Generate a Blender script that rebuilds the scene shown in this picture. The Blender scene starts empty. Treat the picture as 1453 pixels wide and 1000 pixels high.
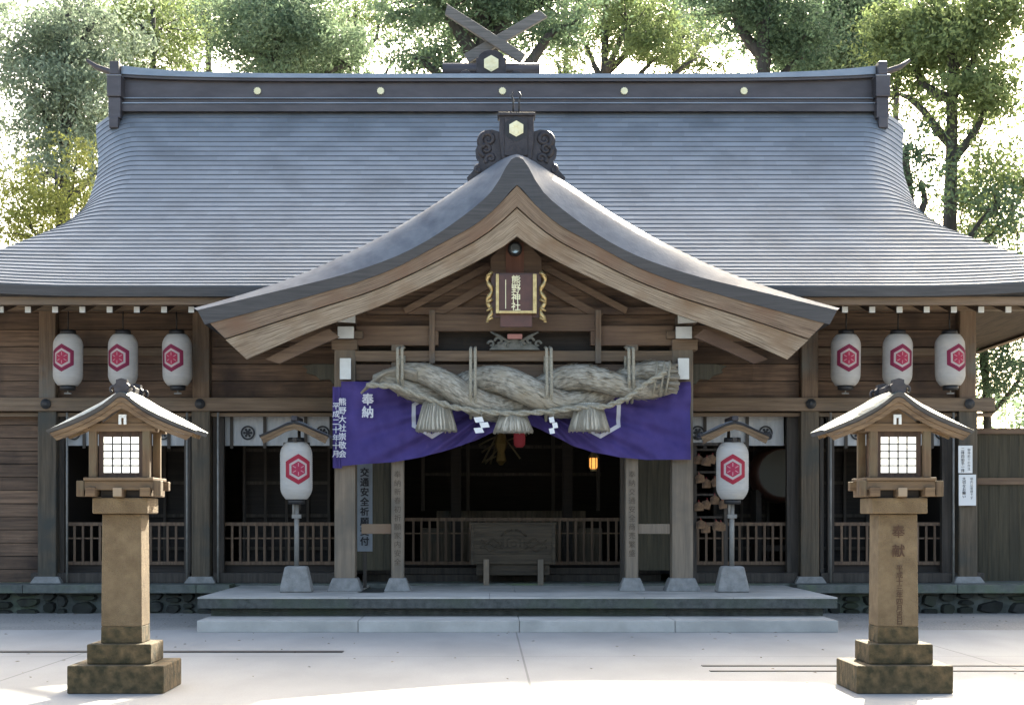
import bpy, bmesh, math, random
import numpy as np
from mathutils import Vector, Matrix, Euler
R = math.radians
random.seed(7); rng = np.random.default_rng(7)
sc = bpy.context.scene
COL = sc.collection
F = 2340.0; VX = 690.0; HY = 735.0; EYE = 1.6      # measured from the photograph: focal length (px), vanishing point, eye height

# ------------------------------------------------------------------ camera, sky, sun
cam = bpy.data.cameras.new('camera'); cam_o = bpy.data.objects.new('camera', cam); COL.objects.link(cam_o)
cam_o.location = (0, 0, EYE); cam_o.rotation_euler = (R(90), 0, 0)
cam.sensor_width = 36; cam.lens = 36 * F / 1453
cam.shift_x = (726.5 - VX) / 1453; cam.shift_y = (HY - 500) / 1453
cam.clip_start = 0.1; cam.clip_end = 3000
sc.camera = cam_o
SUN_EL, SUN_AZ = 31.5, 15.0
w = bpy.data.worlds.new('World'); sc.world = w; w.use_nodes = True
wn = w.node_tree
sky = wn.nodes.new('ShaderNodeTexSky'); sky.sky_type = 'NISHITA'; sky.sun_disc = False
sky.sun_elevation = R(SUN_EL); sky.sun_rotation = R(SUN_AZ); sky.dust_density = 5.0; sky.air_density = 0.75; sky.ozone_density = .6
wn.links.new(sky.outputs[0], wn.nodes['Background'].inputs[0])
wn.nodes['Background'].inputs[1].default_value = 0.15
sun = bpy.data.lights.new('sun', 'SUN'); sun.energy = 4.2; sun.angle = R(0.5); sun.color = (1, .95, .86)
sun_o = bpy.data.objects.new('sun', sun); COL.objects.link(sun_o)
d = Vector((math.sin(R(SUN_AZ)) * math.cos(R(SUN_EL)), math.cos(R(SUN_AZ)) * math.cos(R(SUN_EL)), math.sin(R(SUN_EL))))
sun_o.rotation_euler = d.to_track_quat('Z', 'Y').to_euler(); sun_o.location = (0, 10, 20)
sc.view_settings.view_transform = 'Standard'; sc.view_settings.look = 'None'
sc.view_settings.gamma = 1; sc.view_settings.exposure = 2.25
sc.view_settings.use_white_balance = True; sc.view_settings.white_balance_temperature = 7050; sc.view_settings.white_balance_tint = 4

# ------------------------------------------------------------------ materials
def lin(c):
    return tuple(((v / 255) / 12.92 if v / 255 <= .04045 else ((v / 255 + .055) / 1.055) ** 2.4) for v in c) + (1,)
def mat(name, base, base2=None, scale=3.0, rough=.8, metal=0.0, stretch=(1, 1, 1), bump=0.0, bscale=None, island=0.0,
        detail=6, emit=None, estr=0, trans=0.0, uv=False, stain=None, stain_scale=.6, spec=None, lo=.3, hi=.7):
    m = bpy.data.materials.new(name); m.use_nodes = True
    nt = m.node_tree; N = nt.nodes; L = nt.links
    b = N['Principled BSDF']; b.inputs['Roughness'].default_value = rough; b.inputs['Metallic'].default_value = metal
    if spec is not None: b.inputs['Specular IOR Level'].default_value = spec
    base = tuple(base) + (1,) if len(base) == 3 else base
    tc = N.new('ShaderNodeTexCoord'); mp = N.new('ShaderNodeMapping')
    L.new(tc.outputs['UV' if uv else 'Object'], mp.inputs[0]); mp.inputs['Scale'].default_value = stretch
    src = None
    if base2 is not None:
        base2 = tuple(base2) + (1,) if len(base2) == 3 else base2
        no = N.new('ShaderNodeTexNoise'); no.inputs['Scale'].default_value = scale; no.inputs['Detail'].default_value = detail
        no.inputs['Roughness'].default_value = .65
        L.new(mp.outputs[0], no.inputs['Vector'])
        mr = N.new('ShaderNodeMapRange'); mr.inputs['From Min'].default_value = lo; mr.inputs['From Max'].default_value = hi
        L.new(no.outputs['Fac'], mr.inputs['Value'])
        mx = N.new('ShaderNodeMix'); mx.data_type = 'RGBA'
        L.new(mr.outputs[0], mx.inputs[0]); mx.inputs[6].default_value = base; mx.inputs[7].default_value = base2
        src = mx.outputs[2]
        if stain is not None:
            s = N.new('ShaderNodeTexNoise'); s.inputs['Scale'].default_value = stain_scale; s.inputs['Detail'].default_value = 5
            L.new(tc.outputs['Object'], s.inputs['Vector'])
            r2 = N.new('ShaderNodeMapRange'); r2.inputs['From Min'].default_value = .48; r2.inputs['From Max'].default_value = .7
            L.new(s.outputs['Fac'], r2.inputs['Value'])
            m2 = N.new('ShaderNodeMix'); m2.data_type = 'RGBA'
            L.new(r2.outputs[0], m2.inputs[0]); L.new(src, m2.inputs[6]); m2.inputs[7].default_value = tuple(stain) + (1,)
            src = m2.outputs[2]
        if island:
            g = N.new('ShaderNodeNewGeometry'); hs = N.new('ShaderNodeHueSaturation')
            r3 = N.new('ShaderNodeMapRange'); r3.inputs['To Min'].default_value = 1 - island; r3.inputs['To Max'].default_value = 1 + island
            L.new(g.outputs['Random Per Island'], r3.inputs['Value']); L.new(r3.outputs[0], hs.inputs['Value'])
            L.new(src, hs.inputs['Color']); src = hs.outputs[0]
        L.new(src, b.inputs['Base Color'])
    else:
        b.inputs['Base Color'].default_value = base
    if bump:
        nb = N.new('ShaderNodeTexNoise'); nb.inputs['Scale'].default_value = bscale or scale; nb.inputs['Detail'].default_value = 8
        L.new(mp.outputs[0], nb.inputs['Vector'])
        bp = N.new('ShaderNodeBump'); bp.inputs['Strength'].default_value = bump; bp.inputs['Distance'].default_value = .02
        L.new(nb.outputs['Fac'], bp.inputs['Height']); L.new(bp.outputs[0], b.inputs['Normal'])
    if emit is not None:
        b.inputs['Emission Color'].default_value = tuple(emit) + (1,); b.inputs['Emission Strength'].default_value = estr
    if trans:
        t = N.new('ShaderNodeBsdfTranslucent'); ms = N.new('ShaderNodeMixShader'); ms.inputs[0].default_value = trans
        if src is not None: L.new(src, t.inputs[0])
        else: t.inputs[0].default_value = base
        out = N['Material Output']
        L.new(b.outputs[0], ms.inputs[1]); L.new(t.outputs[0], ms.inputs[2]); L.new(ms.outputs[0], out.inputs[0])
    return m

def wood(name, c1, c2, axis, **k):
    st = {'x': (.05, 1, 1), 'y': (1, .05, 1), 'z': (1, 1, .05)}[axis]
    a = dict(scale=22, rough=.78, stretch=st, bump=.45, island=.16)
    a.update(k)
    return mat(name, c1, c2, **a)
GREY = (.20, .155, .115)
M = {}
M['plank'] = wood('plank_wood', (.05, .029, .018), (.185, .115, .073), 'x', stain=(.035, .02, .014), stain_scale=1.1, island=.35)
M['plank_pale'] = wood('plank_wood_pale', (.10, .062, .04), (.19, .125, .08), 'x', stain=(.085, .05, .034), island=.25)
M['beam'] = wood('beam_wood', (.12, .078, .048), (.25, .175, .115), 'x', stain=(.11, .085, .06))
M['beam_y'] = wood('beam_wood_deep', (.10, .07, .048), (.22, .16, .115), 'y')
M['post'] = wood('post_wood', (.08, .05, .031), (.20, .135, .088), 'z', stain=(.13, .12, .10), stain_scale=1.6)
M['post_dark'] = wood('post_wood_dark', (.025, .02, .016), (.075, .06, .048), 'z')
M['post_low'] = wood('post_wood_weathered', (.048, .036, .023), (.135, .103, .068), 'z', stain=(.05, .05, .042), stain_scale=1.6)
M['porch_post'] = wood('porch_post_wood', (.15, .12, .09), (.27, .205, .145), 'z', stain=(.13, .11, .085), stain_scale=1.4)
M['barge'] = mat('bargeboard_wood', (.13, .086, .052), (.35, .27, .185), 3, .8, uv=True, stretch=(3, 55, 1), bump=.3, stain=(.2, .125, .07), stain_scale=1.6, lo=.35, hi=.6)
M['barge2'] = mat('bargeboard_wood_reddish', (.09, .055, .033), (.27, .19, .125), 3, .8, uv=True, stretch=(3, 50, 1), bump=.3, stain=(.17, .095, .055), stain_scale=1.2, lo=.35, hi=.62)
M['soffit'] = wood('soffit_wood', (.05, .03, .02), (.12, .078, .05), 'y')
M['dark'] = wood('shade_dark_wood', (.012, .009, .007), (.03, .022, .017), 'x', bump=0.1)  # near-black tone puts the interior's shade into the wood colour
M['rail'] = wood('railing_wood', (.08, .048, .03), (.17, .112, .072), 'z')
M['lantern_wood'] = wood('lantern_wood', (.055, .03, .015), (.19, .12, .062), 'z', stain=(.12, .09, .05), stain_scale=5)
M['lantern_wood_x'] = wood('lantern_wood_across', (.055, .03, .015), (.19, .12, .062), 'x', stain=(.14, .09, .05), stain_scale=5)
M['box_wood'] = wood('offertory_wood', (.022, .016, .010), (.085, .062, .038), 'x')
M['green_wood'] = wood('mossy_panel_wood', (.026, .023, .013), (.07, .058, .035), 'z')
M['white'] = mat('white_paint', (.66, .66, .63), (.58, .58, .54), 8, .6)
M['roof'] = mat('roof_metal', (.20, .225, .25), (.25, .272, .295), 1.4, .58, metal=.25, bump=.12, bscale=30, stretch=(1, 1, 1), stain=(.17, .19, .21), stain_scale=1.1, island=.09)
M['roof_lip'] = mat('roof_course_edge', (.055, .062, .072), (.09, .098, .11), 4, .6, metal=.2)
M['roof_edge'] = mat('roof_edge_metal', (.035, .036, .04), (.075, .075, .08), 5, .5, metal=.3, stretch=(.3, 1, 6))
M['ridge'] = mat('ridge_metal', (.055, .048, .052), (.10, .09, .095), 3, .45, metal=.45, stretch=(.3, 1, 1))
M['ridge_cap'] = mat('ridge_cap_metal', (.16, .175, .20), (.26, .28, .31), 3, .35, metal=.6, stretch=(.3, 1, 1))
M['ornament'] = mat('ornament_metal', (.022, .019, .021), (.055, .048, .052), 6, .5, metal=.35, bump=.4, bscale=25)
M['porch_roof'] = mat('porch_roof_metal', (.10, .112, .13), (.145, .16, .18), 5, .6, metal=.25, bump=.2, bscale=20, stain=(.05, .062, .085), stain_scale=2)
M['gold'] = mat('gilt_metal', (.62, .48, .24), (.35, .24, .10), 14, .4, metal=.7)
M['gilt_pale'] = mat('gilt_pale', (.85, .80, .55), (.75, .68, .4), 9, .45, metal=.2)
M['iron'] = mat('black_iron', (.02, .02, .022), (.04, .04, .042), 9, .5, metal=.4)
M['steel'] = mat('steel_pipe', (.16, .15, .135), (.26, .25, .23), 6, .6, metal=.2)
M['stone'] = mat('pale_granite', (.26, .26, .26), (.4, .4, .4), 3, .85, bump=.4, bscale=60, detail=10, stain=(.30, .31, .31), stain_scale=1.3)
M['stone_dark'] = mat('mossy_stone', (.06, .068, .06), (.15, .155, .14), 4, .9, bump=.5, bscale=25, stain=(.10, .13, .075), stain_scale=1.6)
M['rubble'] = mat('rubble_stone', (.012, .012, .010), (.05, .049, .042), 3, .95, bump=.8, bscale=14, island=.5, stain=(.03, .035, .018), stain_scale=2)
M['slab'] = mat('platform_slab_stone', (.38, .355, .32), (.52, .495, .455), 2.5, .8, bump=.35, bscale=60, detail=10, stain=(.31, .30, .275), stain_scale=.9, island=.06)
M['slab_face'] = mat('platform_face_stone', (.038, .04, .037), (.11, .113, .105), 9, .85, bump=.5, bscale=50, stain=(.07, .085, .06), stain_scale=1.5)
M['footing'] = mat('footing_stone', (.17, .165, .155), (.29, .28, .265), 8, .9, bump=.4, bscale=50)
M['gravel'] = mat('gravel_ground', (.14, .13, .115), (.38, .36, .335), 26, .95, bump=1, bscale=30, detail=10, stain=(.32, .3, .27), stain_scale=.7)
M['white_cloth'] = mat('white_cloth', (.33, .33, .33), (.45, .45, .45), 3, .9, stretch=(3, 3, .4))
M['black_ink'] = mat('black_ink', (.015, .015, .018), rough=.7)
M['ink_brown'] = mat('carved_ink', (.07, .035, .02), rough=.9)
M['ink_post'] = mat('faded_ink', (.085, .062, .042), rough=.9)
M['white_ink'] = mat('white_dye', (.62, .62, .66), rough=.9)
M['purple'] = mat('purple_cloth', (.055, .038, .175), (.082, .056, .24), 2.2, .85, trans=.15, bump=.15, bscale=14)
M['crest_red'] = mat('crest_magenta', (.20, .008, .045), (.16, .008, .04), 20, .8)
M['crest_rose'] = mat('crest_rose', (.36, .022, .06), (.30, .02, .055), 20, .8)
M['crest_pink'] = mat('crest_pink', (.50, .25, .28), rough=.8)
M['shoji'] = mat('shoji_paper', (.85, .85, .84), (.78, .78, .77), 5, .9, trans=.5)
M['straw'] = mat('rice_straw', (.17, .15, .115), (.45, .41, .335), 1.0, .9, uv=True, stretch=(34, 8, 1), bump=1.0, bscale=1.0, lo=.36, hi=.62, stain=(.33, .285, .21), stain_scale=3)
M['tassel'] = mat('tassel_straw', (.22, .195, .15), (.58, .53, .43), 1.0, .9, uv=True, stretch=(60, 3, 1), bump=1.0, bscale=1.0, lo=.36, hi=.62)
M['finial'] = wood('finial_wood', (.09, .085, .08), (.20, .19, .175), 'x')
M['straw_pale'] = mat('pale_straw_rope', (.20, .18, .13), (.42, .38, .30), 1.0, .9, uv=True, stretch=(6, 30, 1), bump=.8, bscale=1.0)
M['paper'] = mat('white_paper', (.72, .72, .71), rough=.8)
M['red'] = mat('red_lacquer', (.40, .03, .04), rough=.4)
M['plaque'] = mat('plaque_lacquer', (.055, .016, .010), (.10, .034, .022), 6, .4)
M['ema'] = wood('votive_wood', (.10, .055, .028), (.27, .16, .085), 'x', stretch=(1, 1, 1), scale=9, stain=(.05, .03, .02), stain_scale=7)
M['sign_blue'] = mat('pale_painted_board', (.16, .18, .20), (.22, .24, .265), 5, .7)
M['glass'] = mat('mirror_glass', (.3, .34, .35), rough=.1, metal=.6)
M['lamp_glow'] = mat('lamp_glow', (.9, .5, .15), rough=.5, emit=(1, .42, .10), estr=.28)
M['bark'] = mat('tree_bark', (.035, .032, .03), (.09, .08, .07), 6, .95, stretch=(2, 2, .5), bump=.8, bscale=12)

# ------------------------------------------------------------------ helpers
def Pt(px, py, Y): return (px - VX) * Y / F, EYE - (py - HY) * Y / F
def X_(px, Y): return (px - VX) * Y / F
def Z_(py, Y): return EYE - (py - HY) * Y / F
def tag(o, label=None, cat=None, group=None, kind=None):
    for k, v in (('label', label), ('category', cat), ('group', group), ('kind', kind)):
        if v: o[k] = v
    return o
def thing(name, loc, label, cat, group=None):
    o = bpy.data.objects.new(name, None); COL.objects.link(o); o.location = loc; o.empty_display_size = .2
    tag(o, label, cat, group); o['_o'] = tuple(loc)
    return o
def origin(p):
    v = Vector((0, 0, 0))
    while p is not None:
        v += Vector(p.location); p = p.parent
    return v
class MB:
    def __init__(s): s.v = []; s.f = []; s.m = []; s.u = []; s.sm = []
    def face(s, idx, mi=0, uv=None, smooth=False):
        idx = tuple(idx); s.f.append(idx); s.m.append(mi); s.u.append(uv or [(0, 0)] * len(idx)); s.sm.append(smooth)
    def box(s, x0, x1, y0, y1, z0, z1, mi=0, top=None):
        n = len(s.v); t = top or (0, 0)
        s.v += [(x0, y0, z0), (x1, y0, z0), (x1, y1, z0), (x0, y1, z0), (x0 + t[0], y0 + t[1], z1), (x1 - t[0], y0 + t[1], z1), (x1 - t[0], y1 - t[1], z1), (x0 + t[0], y1 - t[1], z1)]
        for q in ((0, 1, 5, 4), (1, 2, 6, 5), (2, 3, 7, 6), (3, 0, 4, 7), (4, 5, 6, 7), (3, 2, 1, 0)): s.face([n + i for i in q], mi)
        return s
    def prism(s, poly, y0, y1, mi=0, mi_front=None):           # poly in (x, z)
        n = len(s.v); k = len(poly)
        area = sum(poly[i][0] * poly[(i + 1) % k][1] - poly[(i + 1) % k][0] * poly[i][1] for i in range(k))
        if area < 0: poly = poly[::-1]
        s.v += [(x, y0, z) for x, z in poly] + [(x, y1, z) for x, z in poly]
        s.face(range(n, n + k), mi if mi_front is None else mi_front); s.face(reversed(range(n + k, n + 2 * k)), mi)
        for i in range(k): j = (i + 1) % k; s.face((n + j, n + i, n + k + i, n + k + j), mi)
        return s
    def beam(s, a, b, wd, ht, mi=0):                            # box along a->b
        a = Vector(a); b = Vector(b); dr = (b - a).normalized()
        up = Vector((0, 0, 1)) if abs(dr.z) < .95 else Vector((0, 1, 0))
        sd = dr.cross(up).normalized(); up = sd.cross(dr).normalized(); n = len(s.v)
        for p in (a, b):
            for i, j in ((-1, -1), (1, -1), (1, 1), (-1, 1)): s.v.append(tuple(p + sd * i * wd / 2 + up * j * ht / 2))
        for q in ((0, 1, 2, 3), (7, 6, 5, 4), (0, 4, 5, 1), (1, 5, 6, 2), (2, 6, 7, 3), (3, 7, 4, 0)): s.face([n + i for i in q], mi)
        return s
    def tube(s, pts, rad, seg=12, mi=0, caps=True, flat=1.0):
        pts = [Vector(p) for p in pts]; n0 = len(s.v); L = 0; K = len(pts); up = None; vs = []
        for i, p in enumerate(pts):
            t = (pts[min(i + 1, K - 1)] - pts[max(i - 1, 0)]).normalized()
            if up is None:
                up = Vector((0, 0, 1)) if abs(t.z) < .9 else Vector((0, 1, 0))
            sd = t.cross(up)
            if sd.length < 1e-4: sd = t.cross(Vector((1, 0, 0)))
            sd.normalize(); up = sd.cross(t).normalized()
            r = rad[i] if hasattr(rad, '__len__') else rad
            if i: L += (p - pts[i - 1]).length
            vs.append(L)
            for k in range(seg):
                a = 2 * math.pi * k / seg
                s.v.append(tuple(p + sd * math.cos(a) * r + up * math.sin(a) * r * flat))
        for i in range(K - 1):
            for k in range(seg):
                k2 = (k + 1) % seg
                s.face((n0 + i * seg + k, n0 + i * seg + k2, n0 + (i + 1) * seg + k2, n0 + (i + 1) * seg + k), mi,
                       [(k / seg, vs[i]), ((k + 1) / seg, vs[i]), ((k + 1) / seg, vs[i + 1]), (k / seg, vs[i + 1])], True)
        if caps:
            s.face(list(reversed(range(n0, n0 + seg))), mi); s.face(range(n0 + (K - 1) * seg, n0 + K * seg), mi)
        return s
    def lathe(s, prof, c, seg=28, mi=0, smooth=True, square=False):   # prof: (r, z)
        n0 = len(s.v); K = len(prof)
        for r, z in prof:
            for k in range(seg):
                a = 2 * math.pi * k / seg + (math.pi / 4 if square else 0)
                s.v.append((c[0] + r * math.cos(a), c[1] + r * math.sin(a), c[2] + z))
        for i in range(K - 1):
            for k in range(seg):
                k2 = (k + 1) % seg
                s.face((n0 + i * seg + k, n0 + i * seg + k2, n0 + (i + 1) * seg + k2, n0 + (i + 1) * seg + k), mi,
                       [(k / seg, prof[i][1]), ((k + 1) / seg, prof[i][1]), ((k + 1) / seg, prof[i + 1][1]), (k / seg, prof[i + 1][1])], smooth)
        s.face(list(reversed(range(n0, n0 + seg))), mi); s.face(range(n0 + (K - 1) * seg, n0 + K * seg), mi)
        return s
    def grid(s, rows, mi=0, smooth=True, flip=False):           # rows: list of lists of points
        n0 = len(s.v); K = len(rows[0])
        for r in rows: s.v += [tuple(p) for p in r]
        for i in range(len(rows) - 1):
            for k in range(K - 1):
                q = (n0 + i * K + k, n0 + i * K + k + 1, n0 + (i + 1) * K + k + 1, n0 + (i + 1) * K + k)
                uv = [(k / K, i * .1), ((k + 1) / K, i * .1), ((k + 1) / K, (i + 1) * .1), (k / K, (i + 1) * .1)]
                s.face(q[::-1] if flip else q, mi, uv, smooth)
        return s
    def build(s, name, mats, parent=None, bevel=0, local=False):
        me = bpy.data.meshes.new(name)
        off = Vector((0, 0, 0)) if local else origin(parent)
        me.from_pydata([(a - off.x, b - off.y, c - off.z) for a, b, c in s.v], [], s.f)
        for m in (mats if isinstance(mats, (list, tuple)) else [mats]): me.materials.append(m)
        me.polygons.foreach_set('material_index', s.m); me.polygons.foreach_set('use_smooth', s.sm)
        uvl = me.uv_layers.new(name='UVMap'); flat = [c for f in s.u for uv in f for c in uv]
        uvl.data.foreach_set('uv', flat); me.update()
        o = bpy.data.objects.new(name, me); COL.objects.link(o)
        if parent is not None: o.parent = parent
        if bevel:
            b = o.modifiers.new('bevel', 'BEVEL'); b.width = bevel; b.segments = 2; b.limit_method = 'ANGLE'; b.angle_limit = R(40)
        return o
def struct(o): o['kind'] = 'structure'; return o
def copy_tree(o, parent=None):
    c = o.copy(); COL.objects.link(c); c.parent = parent
    for ch in [x for x in COL.objects if x.parent == o]: copy_tree(ch, c)
    return c
DG = None
def writing(s, size, loc, m, parent, name='lettering', rot=0.0, fn=None, line=1.05, bold=.0, depth=.004, local=False, sx=1.0):
    """vertical lettering facing -Y, first character's top at loc"""
    cu = bpy.data.curves.new('t', 'FONT'); cu.body = '\n'.join(s); cu.size = size; cu.space_line = line; cu.align_x = 'CENTER'
    cu.offset = 0; cu.extrude = 0; cu.resolution_u = 3
    o = bpy.data.objects.new('t', cu); COL.objects.link(o)
    dg = bpy.context.evaluated_depsgraph_get(); me = bpy.data.meshes.new_from_object(o.evaluated_get(dg))
    bpy.data.objects.remove(o); bpy.data.curves.remove(cu)
    off = Vector((0, 0, 0)) if local else origin(parent)
    top = max((v.co.y for v in me.vertices), default=0)
    for v in me.vertices:
        x, z = v.co.x * sx, v.co.y - top
        p = Vector((loc[0] + x, loc[1], loc[2] + z)) if fn is None else Vector(fn(x, z))
        v.co = p - off
    if bold:
        bm = bmesh.new(); bm.from_mesh(me); g0 = list(bm.verts) + list(bm.edges) + list(bm.faces)
        for k, (ax, az) in enumerate(((1, 0), (0, 1), (1, 1))):
            r_ = bmesh.ops.duplicate(bm, geom=g0); bmesh.ops.translate(bm, verts=[v for v in r_['geom'] if isinstance(v, bmesh.types.BMVert)], vec=(bold * ax, -.0006 * (k + 1), bold * az))
        bm.to_mesh(me); bm.free()
    me.materials.clear(); me.materials.append(m)
    q = bpy.data.objects.new(name, me); COL.objects.link(q); q.parent = parent
    return q
def interp(pts, n):
    """resample monotone (dx, z) polyline to n+1 points, smooth"""
    xs = [p[0] for p in pts]; zs = [p[1] for p in pts]
    out = []
    for i in range(n + 1):
        t = i / n
        x = xs[0] + (xs[-1] - xs[0]) * t ** 1.6
        out.append((x, float(np.interp(x, xs, zs))))
    for _ in range(1):
        z = [p[1] for p in out]
        out = [out[0]] + [(out[i][0], (z[i - 1] + 2 * z[i] + z[i + 1]) / 4) for i in range(1, n)] + [out[-1]]
    return out

# ------------------------------------------------------------------ ground
def sheet(name, x0, x1, y0, y1, z, m, n=1):
    b = MB(); rows = [[(x0 + (x1 - x0) * i / n, y0 + (y1 - y0) * j / n, z) for i in range(n + 1)] for j in range(n + 1)]
    b.grid(rows, smooth=False); return struct(b.build(name, m))
sheet('ground', -220, 220, -60, 400, 0, M['gravel'])
def pavement_mat():
    m = bpy.data.materials.new('pavement_stone'); m.use_nodes = True; nt = m.node_tree; N = nt.nodes; L = nt.links; b = N['Principled BSDF']
    b.inputs['Roughness'].default_value = .85
    tc = N.new('ShaderNodeTexCoord'); n1 = N.new('ShaderNodeTexNoise'); n1.inputs['Scale'].default_value = .8; n1.inputs['Detail'].default_value = 8
    mp = N.new('ShaderNodeMapping'); mp.inputs['Scale'].default_value = (1, .35, 1); L.new(tc.outputs['Object'], mp.inputs[0]); L.new(mp.outputs[0], n1.inputs['Vector'])
    n2 = N.new('ShaderNodeTexNoise'); n2.inputs['Scale'].default_value = 60; n2.inputs['Detail'].default_value = 6; L.new(tc.outputs['Object'], n2.inputs['Vector'])
    r1 = N.new('ShaderNodeMapRange'); r1.inputs['From Min'].default_value = .35; r1.inputs['From Max'].default_value = .65; L.new(n1.outputs['Fac'], r1.inputs[0])
    mx = N.new('ShaderNodeMix'); mx.data_type = 'RGBA'; L.new(r1.outputs[0], mx.inputs[0]); mx.inputs[6].default_value = (.27, .265, .255, 1); mx.inputs[7].default_value = (.36, .35, .335, 1)
    m3 = N.new('ShaderNodeMix'); m3.data_type = 'RGBA'; r2 = N.new('ShaderNodeMapRange'); r2.inputs['From Min'].default_value = .35; r2.inputs['From Max'].default_value = .8; r2.inputs['To Max'].default_value = .6
    L.new(n2.outputs['Fac'], r2.inputs[0]); L.new(r2.outputs[0], m3.inputs[0]); L.new(mx.outputs[2], m3.inputs[6]); m3.inputs[7].default_value = (.24, .235, .225, 1)
    # joints
    br = N.new('ShaderNodeTexBrick'); br.offset = 0; br.inputs['Scale'].default_value = 1; br.inputs['Brick Width'].default_value = 5.2; br.inputs['Row Height'].default_value = 5.6
    br.inputs['Mortar Size'].default_value = .012; br.inputs['Color1'].default_value = (1, 1, 1, 1); br.inputs['Color2'].default_value = (1, 1, 1, 1); br.inputs['Mortar'].default_value = (.6, .6, .6, 1)
    mj = N.new('ShaderNodeMapping'); mj.inputs['Location'].default_value = (-.42, 3.3, 0); L.new(tc.outputs['Object'], mj.inputs[0]); L.new(mj.outputs[0], br.inputs['Vector'])
    mm = N.new('ShaderNodeMix'); mm.data_type = 'RGBA'; mm.blend_type = 'MULTIPLY'; mm.inputs[0].default_value = 1; L.new(m3.outputs[2], mm.inputs[6]); L.new(br.outputs['Color'], mm.inputs[7])
    L.new(mm.outputs[2], b.inputs['Base Color'])
    bp = N.new('ShaderNodeBump'); bp.inputs['Strength'].default_value = .25; bp.inputs['Distance'].default_value = .01; L.new(n2.outputs['Fac'], bp.inputs['Height']); L.new(bp.outputs[0], b.inputs['Normal'])
    return m
M['pave'] = pavement_mat()
sheet('pavement', -14, 14, -30, 23.6, .004, M['pave'])
b = MB(); b.box(-13.9, X_(487, 19.72), 19.60, 19.82, .0, .012)
tag(b.build('drain_grate', M['iron']), 'long black slot drain in the paving left of the steps', 'drain')
for (y0, y1, pa, lb) in ((17.78, 17.90, 997, 'thin black slot drain in the paving at right, the one nearer the steps'), (17.18, 17.28, 1008, 'thin black slot drain in the paving at right, the one nearer the camera')):
    b = MB(); b.box(X_(pa, y0), 13.9, y0, y1, .0, .012)
    tag(b.build('drain_grate', M['iron']), lb, 'drain', 'slot drains in the paving')

# ------------------------------------------------------------------ stone platform and steps
CX = .45
pl = thing('stone_platform', (CX, 25, 0), 'broad pale stone platform and step in front of the shrine porch', 'platform')
b = MB(); xs = [X_(p, 23.1) for p in (279, 508, 737, 958, 1190)]
for i in range(4): b.box(xs[i] + .003, xs[i + 1] - .003, 23.1, 24.3, 0, .169)
b.build('step', M['slab'], pl, bevel=.012)
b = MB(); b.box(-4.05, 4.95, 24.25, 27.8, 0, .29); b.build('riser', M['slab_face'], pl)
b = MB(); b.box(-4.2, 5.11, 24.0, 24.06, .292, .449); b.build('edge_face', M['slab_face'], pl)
b = MB(); xs = [-4.205, -2.0, .05, 2.3, 3.6, 5.112]
for i in range(5):
    for (y0, y1) in ((23.99, 25.5), (25.504, 27.2), (27.204, 29.2)):
        sh = .4 if (y0 > 25 and 0 < i) else 0
        x0 = xs[i] + (sh if i else 0); x1 = xs[i + 1] + (sh if i < 4 and y0 > 25 else 0)
        if y0 > 27: x0, x1 = max(x0, -4.2), min(x1, 5.1)
        b.box(x0 + .003, x1 - .003, y0, y1, .43, .452)
b.build('paving_slab', M['slab'], pl)
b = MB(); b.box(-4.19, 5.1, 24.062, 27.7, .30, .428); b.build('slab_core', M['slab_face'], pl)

# ------------------------------------------------------------------ the shrine hall
HX = .33
hall = thing('shrine_hall', (HX, 30, 0), 'wooden shrine worship hall under a wide curved grey metal roof with gabled porch', 'shrine')
# plinth
for (xa, xb) in ((-10.5, -4.3), (5.2, 11.3)):
    b = MB(); x = xa
    while x < xb - .2:
        x1 = min(xb, x + random.uniform(1.2, 1.9)); b.box(x + .003, x1 - .003, 27.62, 28.25, .345, .487); x = x1
    b.build('plinth_kerb', M['stone_dark'], hall, bevel=.01)
def rubble(xa, xb):
    b = MB(); x = xa
    while x < xb:
        wd = random.uniform(.14, .55); h0 = -random.uniform(0, .05)
        while h0 < .33:
            h = random.uniform(.09, .25); cx, cz = x + wd / 2, h0 + h / 2
            n0 = len(b.v)
            dy = random.uniform(0, .05)
            pts = []
            for k in range(9):
                a = 2 * math.pi * k / 9; r = random.uniform(.72, 1.05)
                pts.append((cx + wd * .5 * r * math.copysign(abs(math.cos(a)) ** .7, math.cos(a)), min(.34, cz + h * .5 * r * math.copysign(abs(math.sin(a)) ** .7, math.sin(a)))))
            b.v += [(px, 27.95, pz) for px, pz in pts] + [(cx + (px - cx) * .8, 27.74 + dy, cz + (pz - cz) * .8) for px, pz in pts]
            for k in range(9):
                j = (k + 1) % 9; b.face((n0 + k, n0 + j, n0 + 9 + j, n0 + 9 + k))
            b.face(range(n0 + 9, n0 + 18))
            h0 += h
        x += wd
    return b
for (xa, xb) in ((-10.5, -4.1), (4.9, 11.2)): rubble(xa, xb).build('rubble_footing', M['rubble'], hall)
b = MB(); b.box(-10.5, -4.0, 27.9, 37.5, 0, .35); b.box(5.0, 11.2, 27.9, 37.5, 0, .35); b.box(-4.0, 5.0, 29.3, 37.5, 0, .35)
b.box(-10.5, 11.2, 28.25, 37.5, .352, .484); b.build('plinth', M['stone_dark'], hall)
CY = 28.5; CH = .125     # column plane
cols = [X_(p, CY) for p in (70, 287, 1147, 1370)]
sill_y = 28.42
for (xa, xb) in ((cols[0] - .3, cols[1] - .2), (cols[1] + .2, -2.55), (3.4, cols[2] - .2), (cols[2] + .2, cols[3] + .3)):
    b = MB(); b.box(xa, xb, sill_y, 28.9, .488, .66); b.build('ground_sill', M['post_dark'], hall, bevel=.01)
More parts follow.
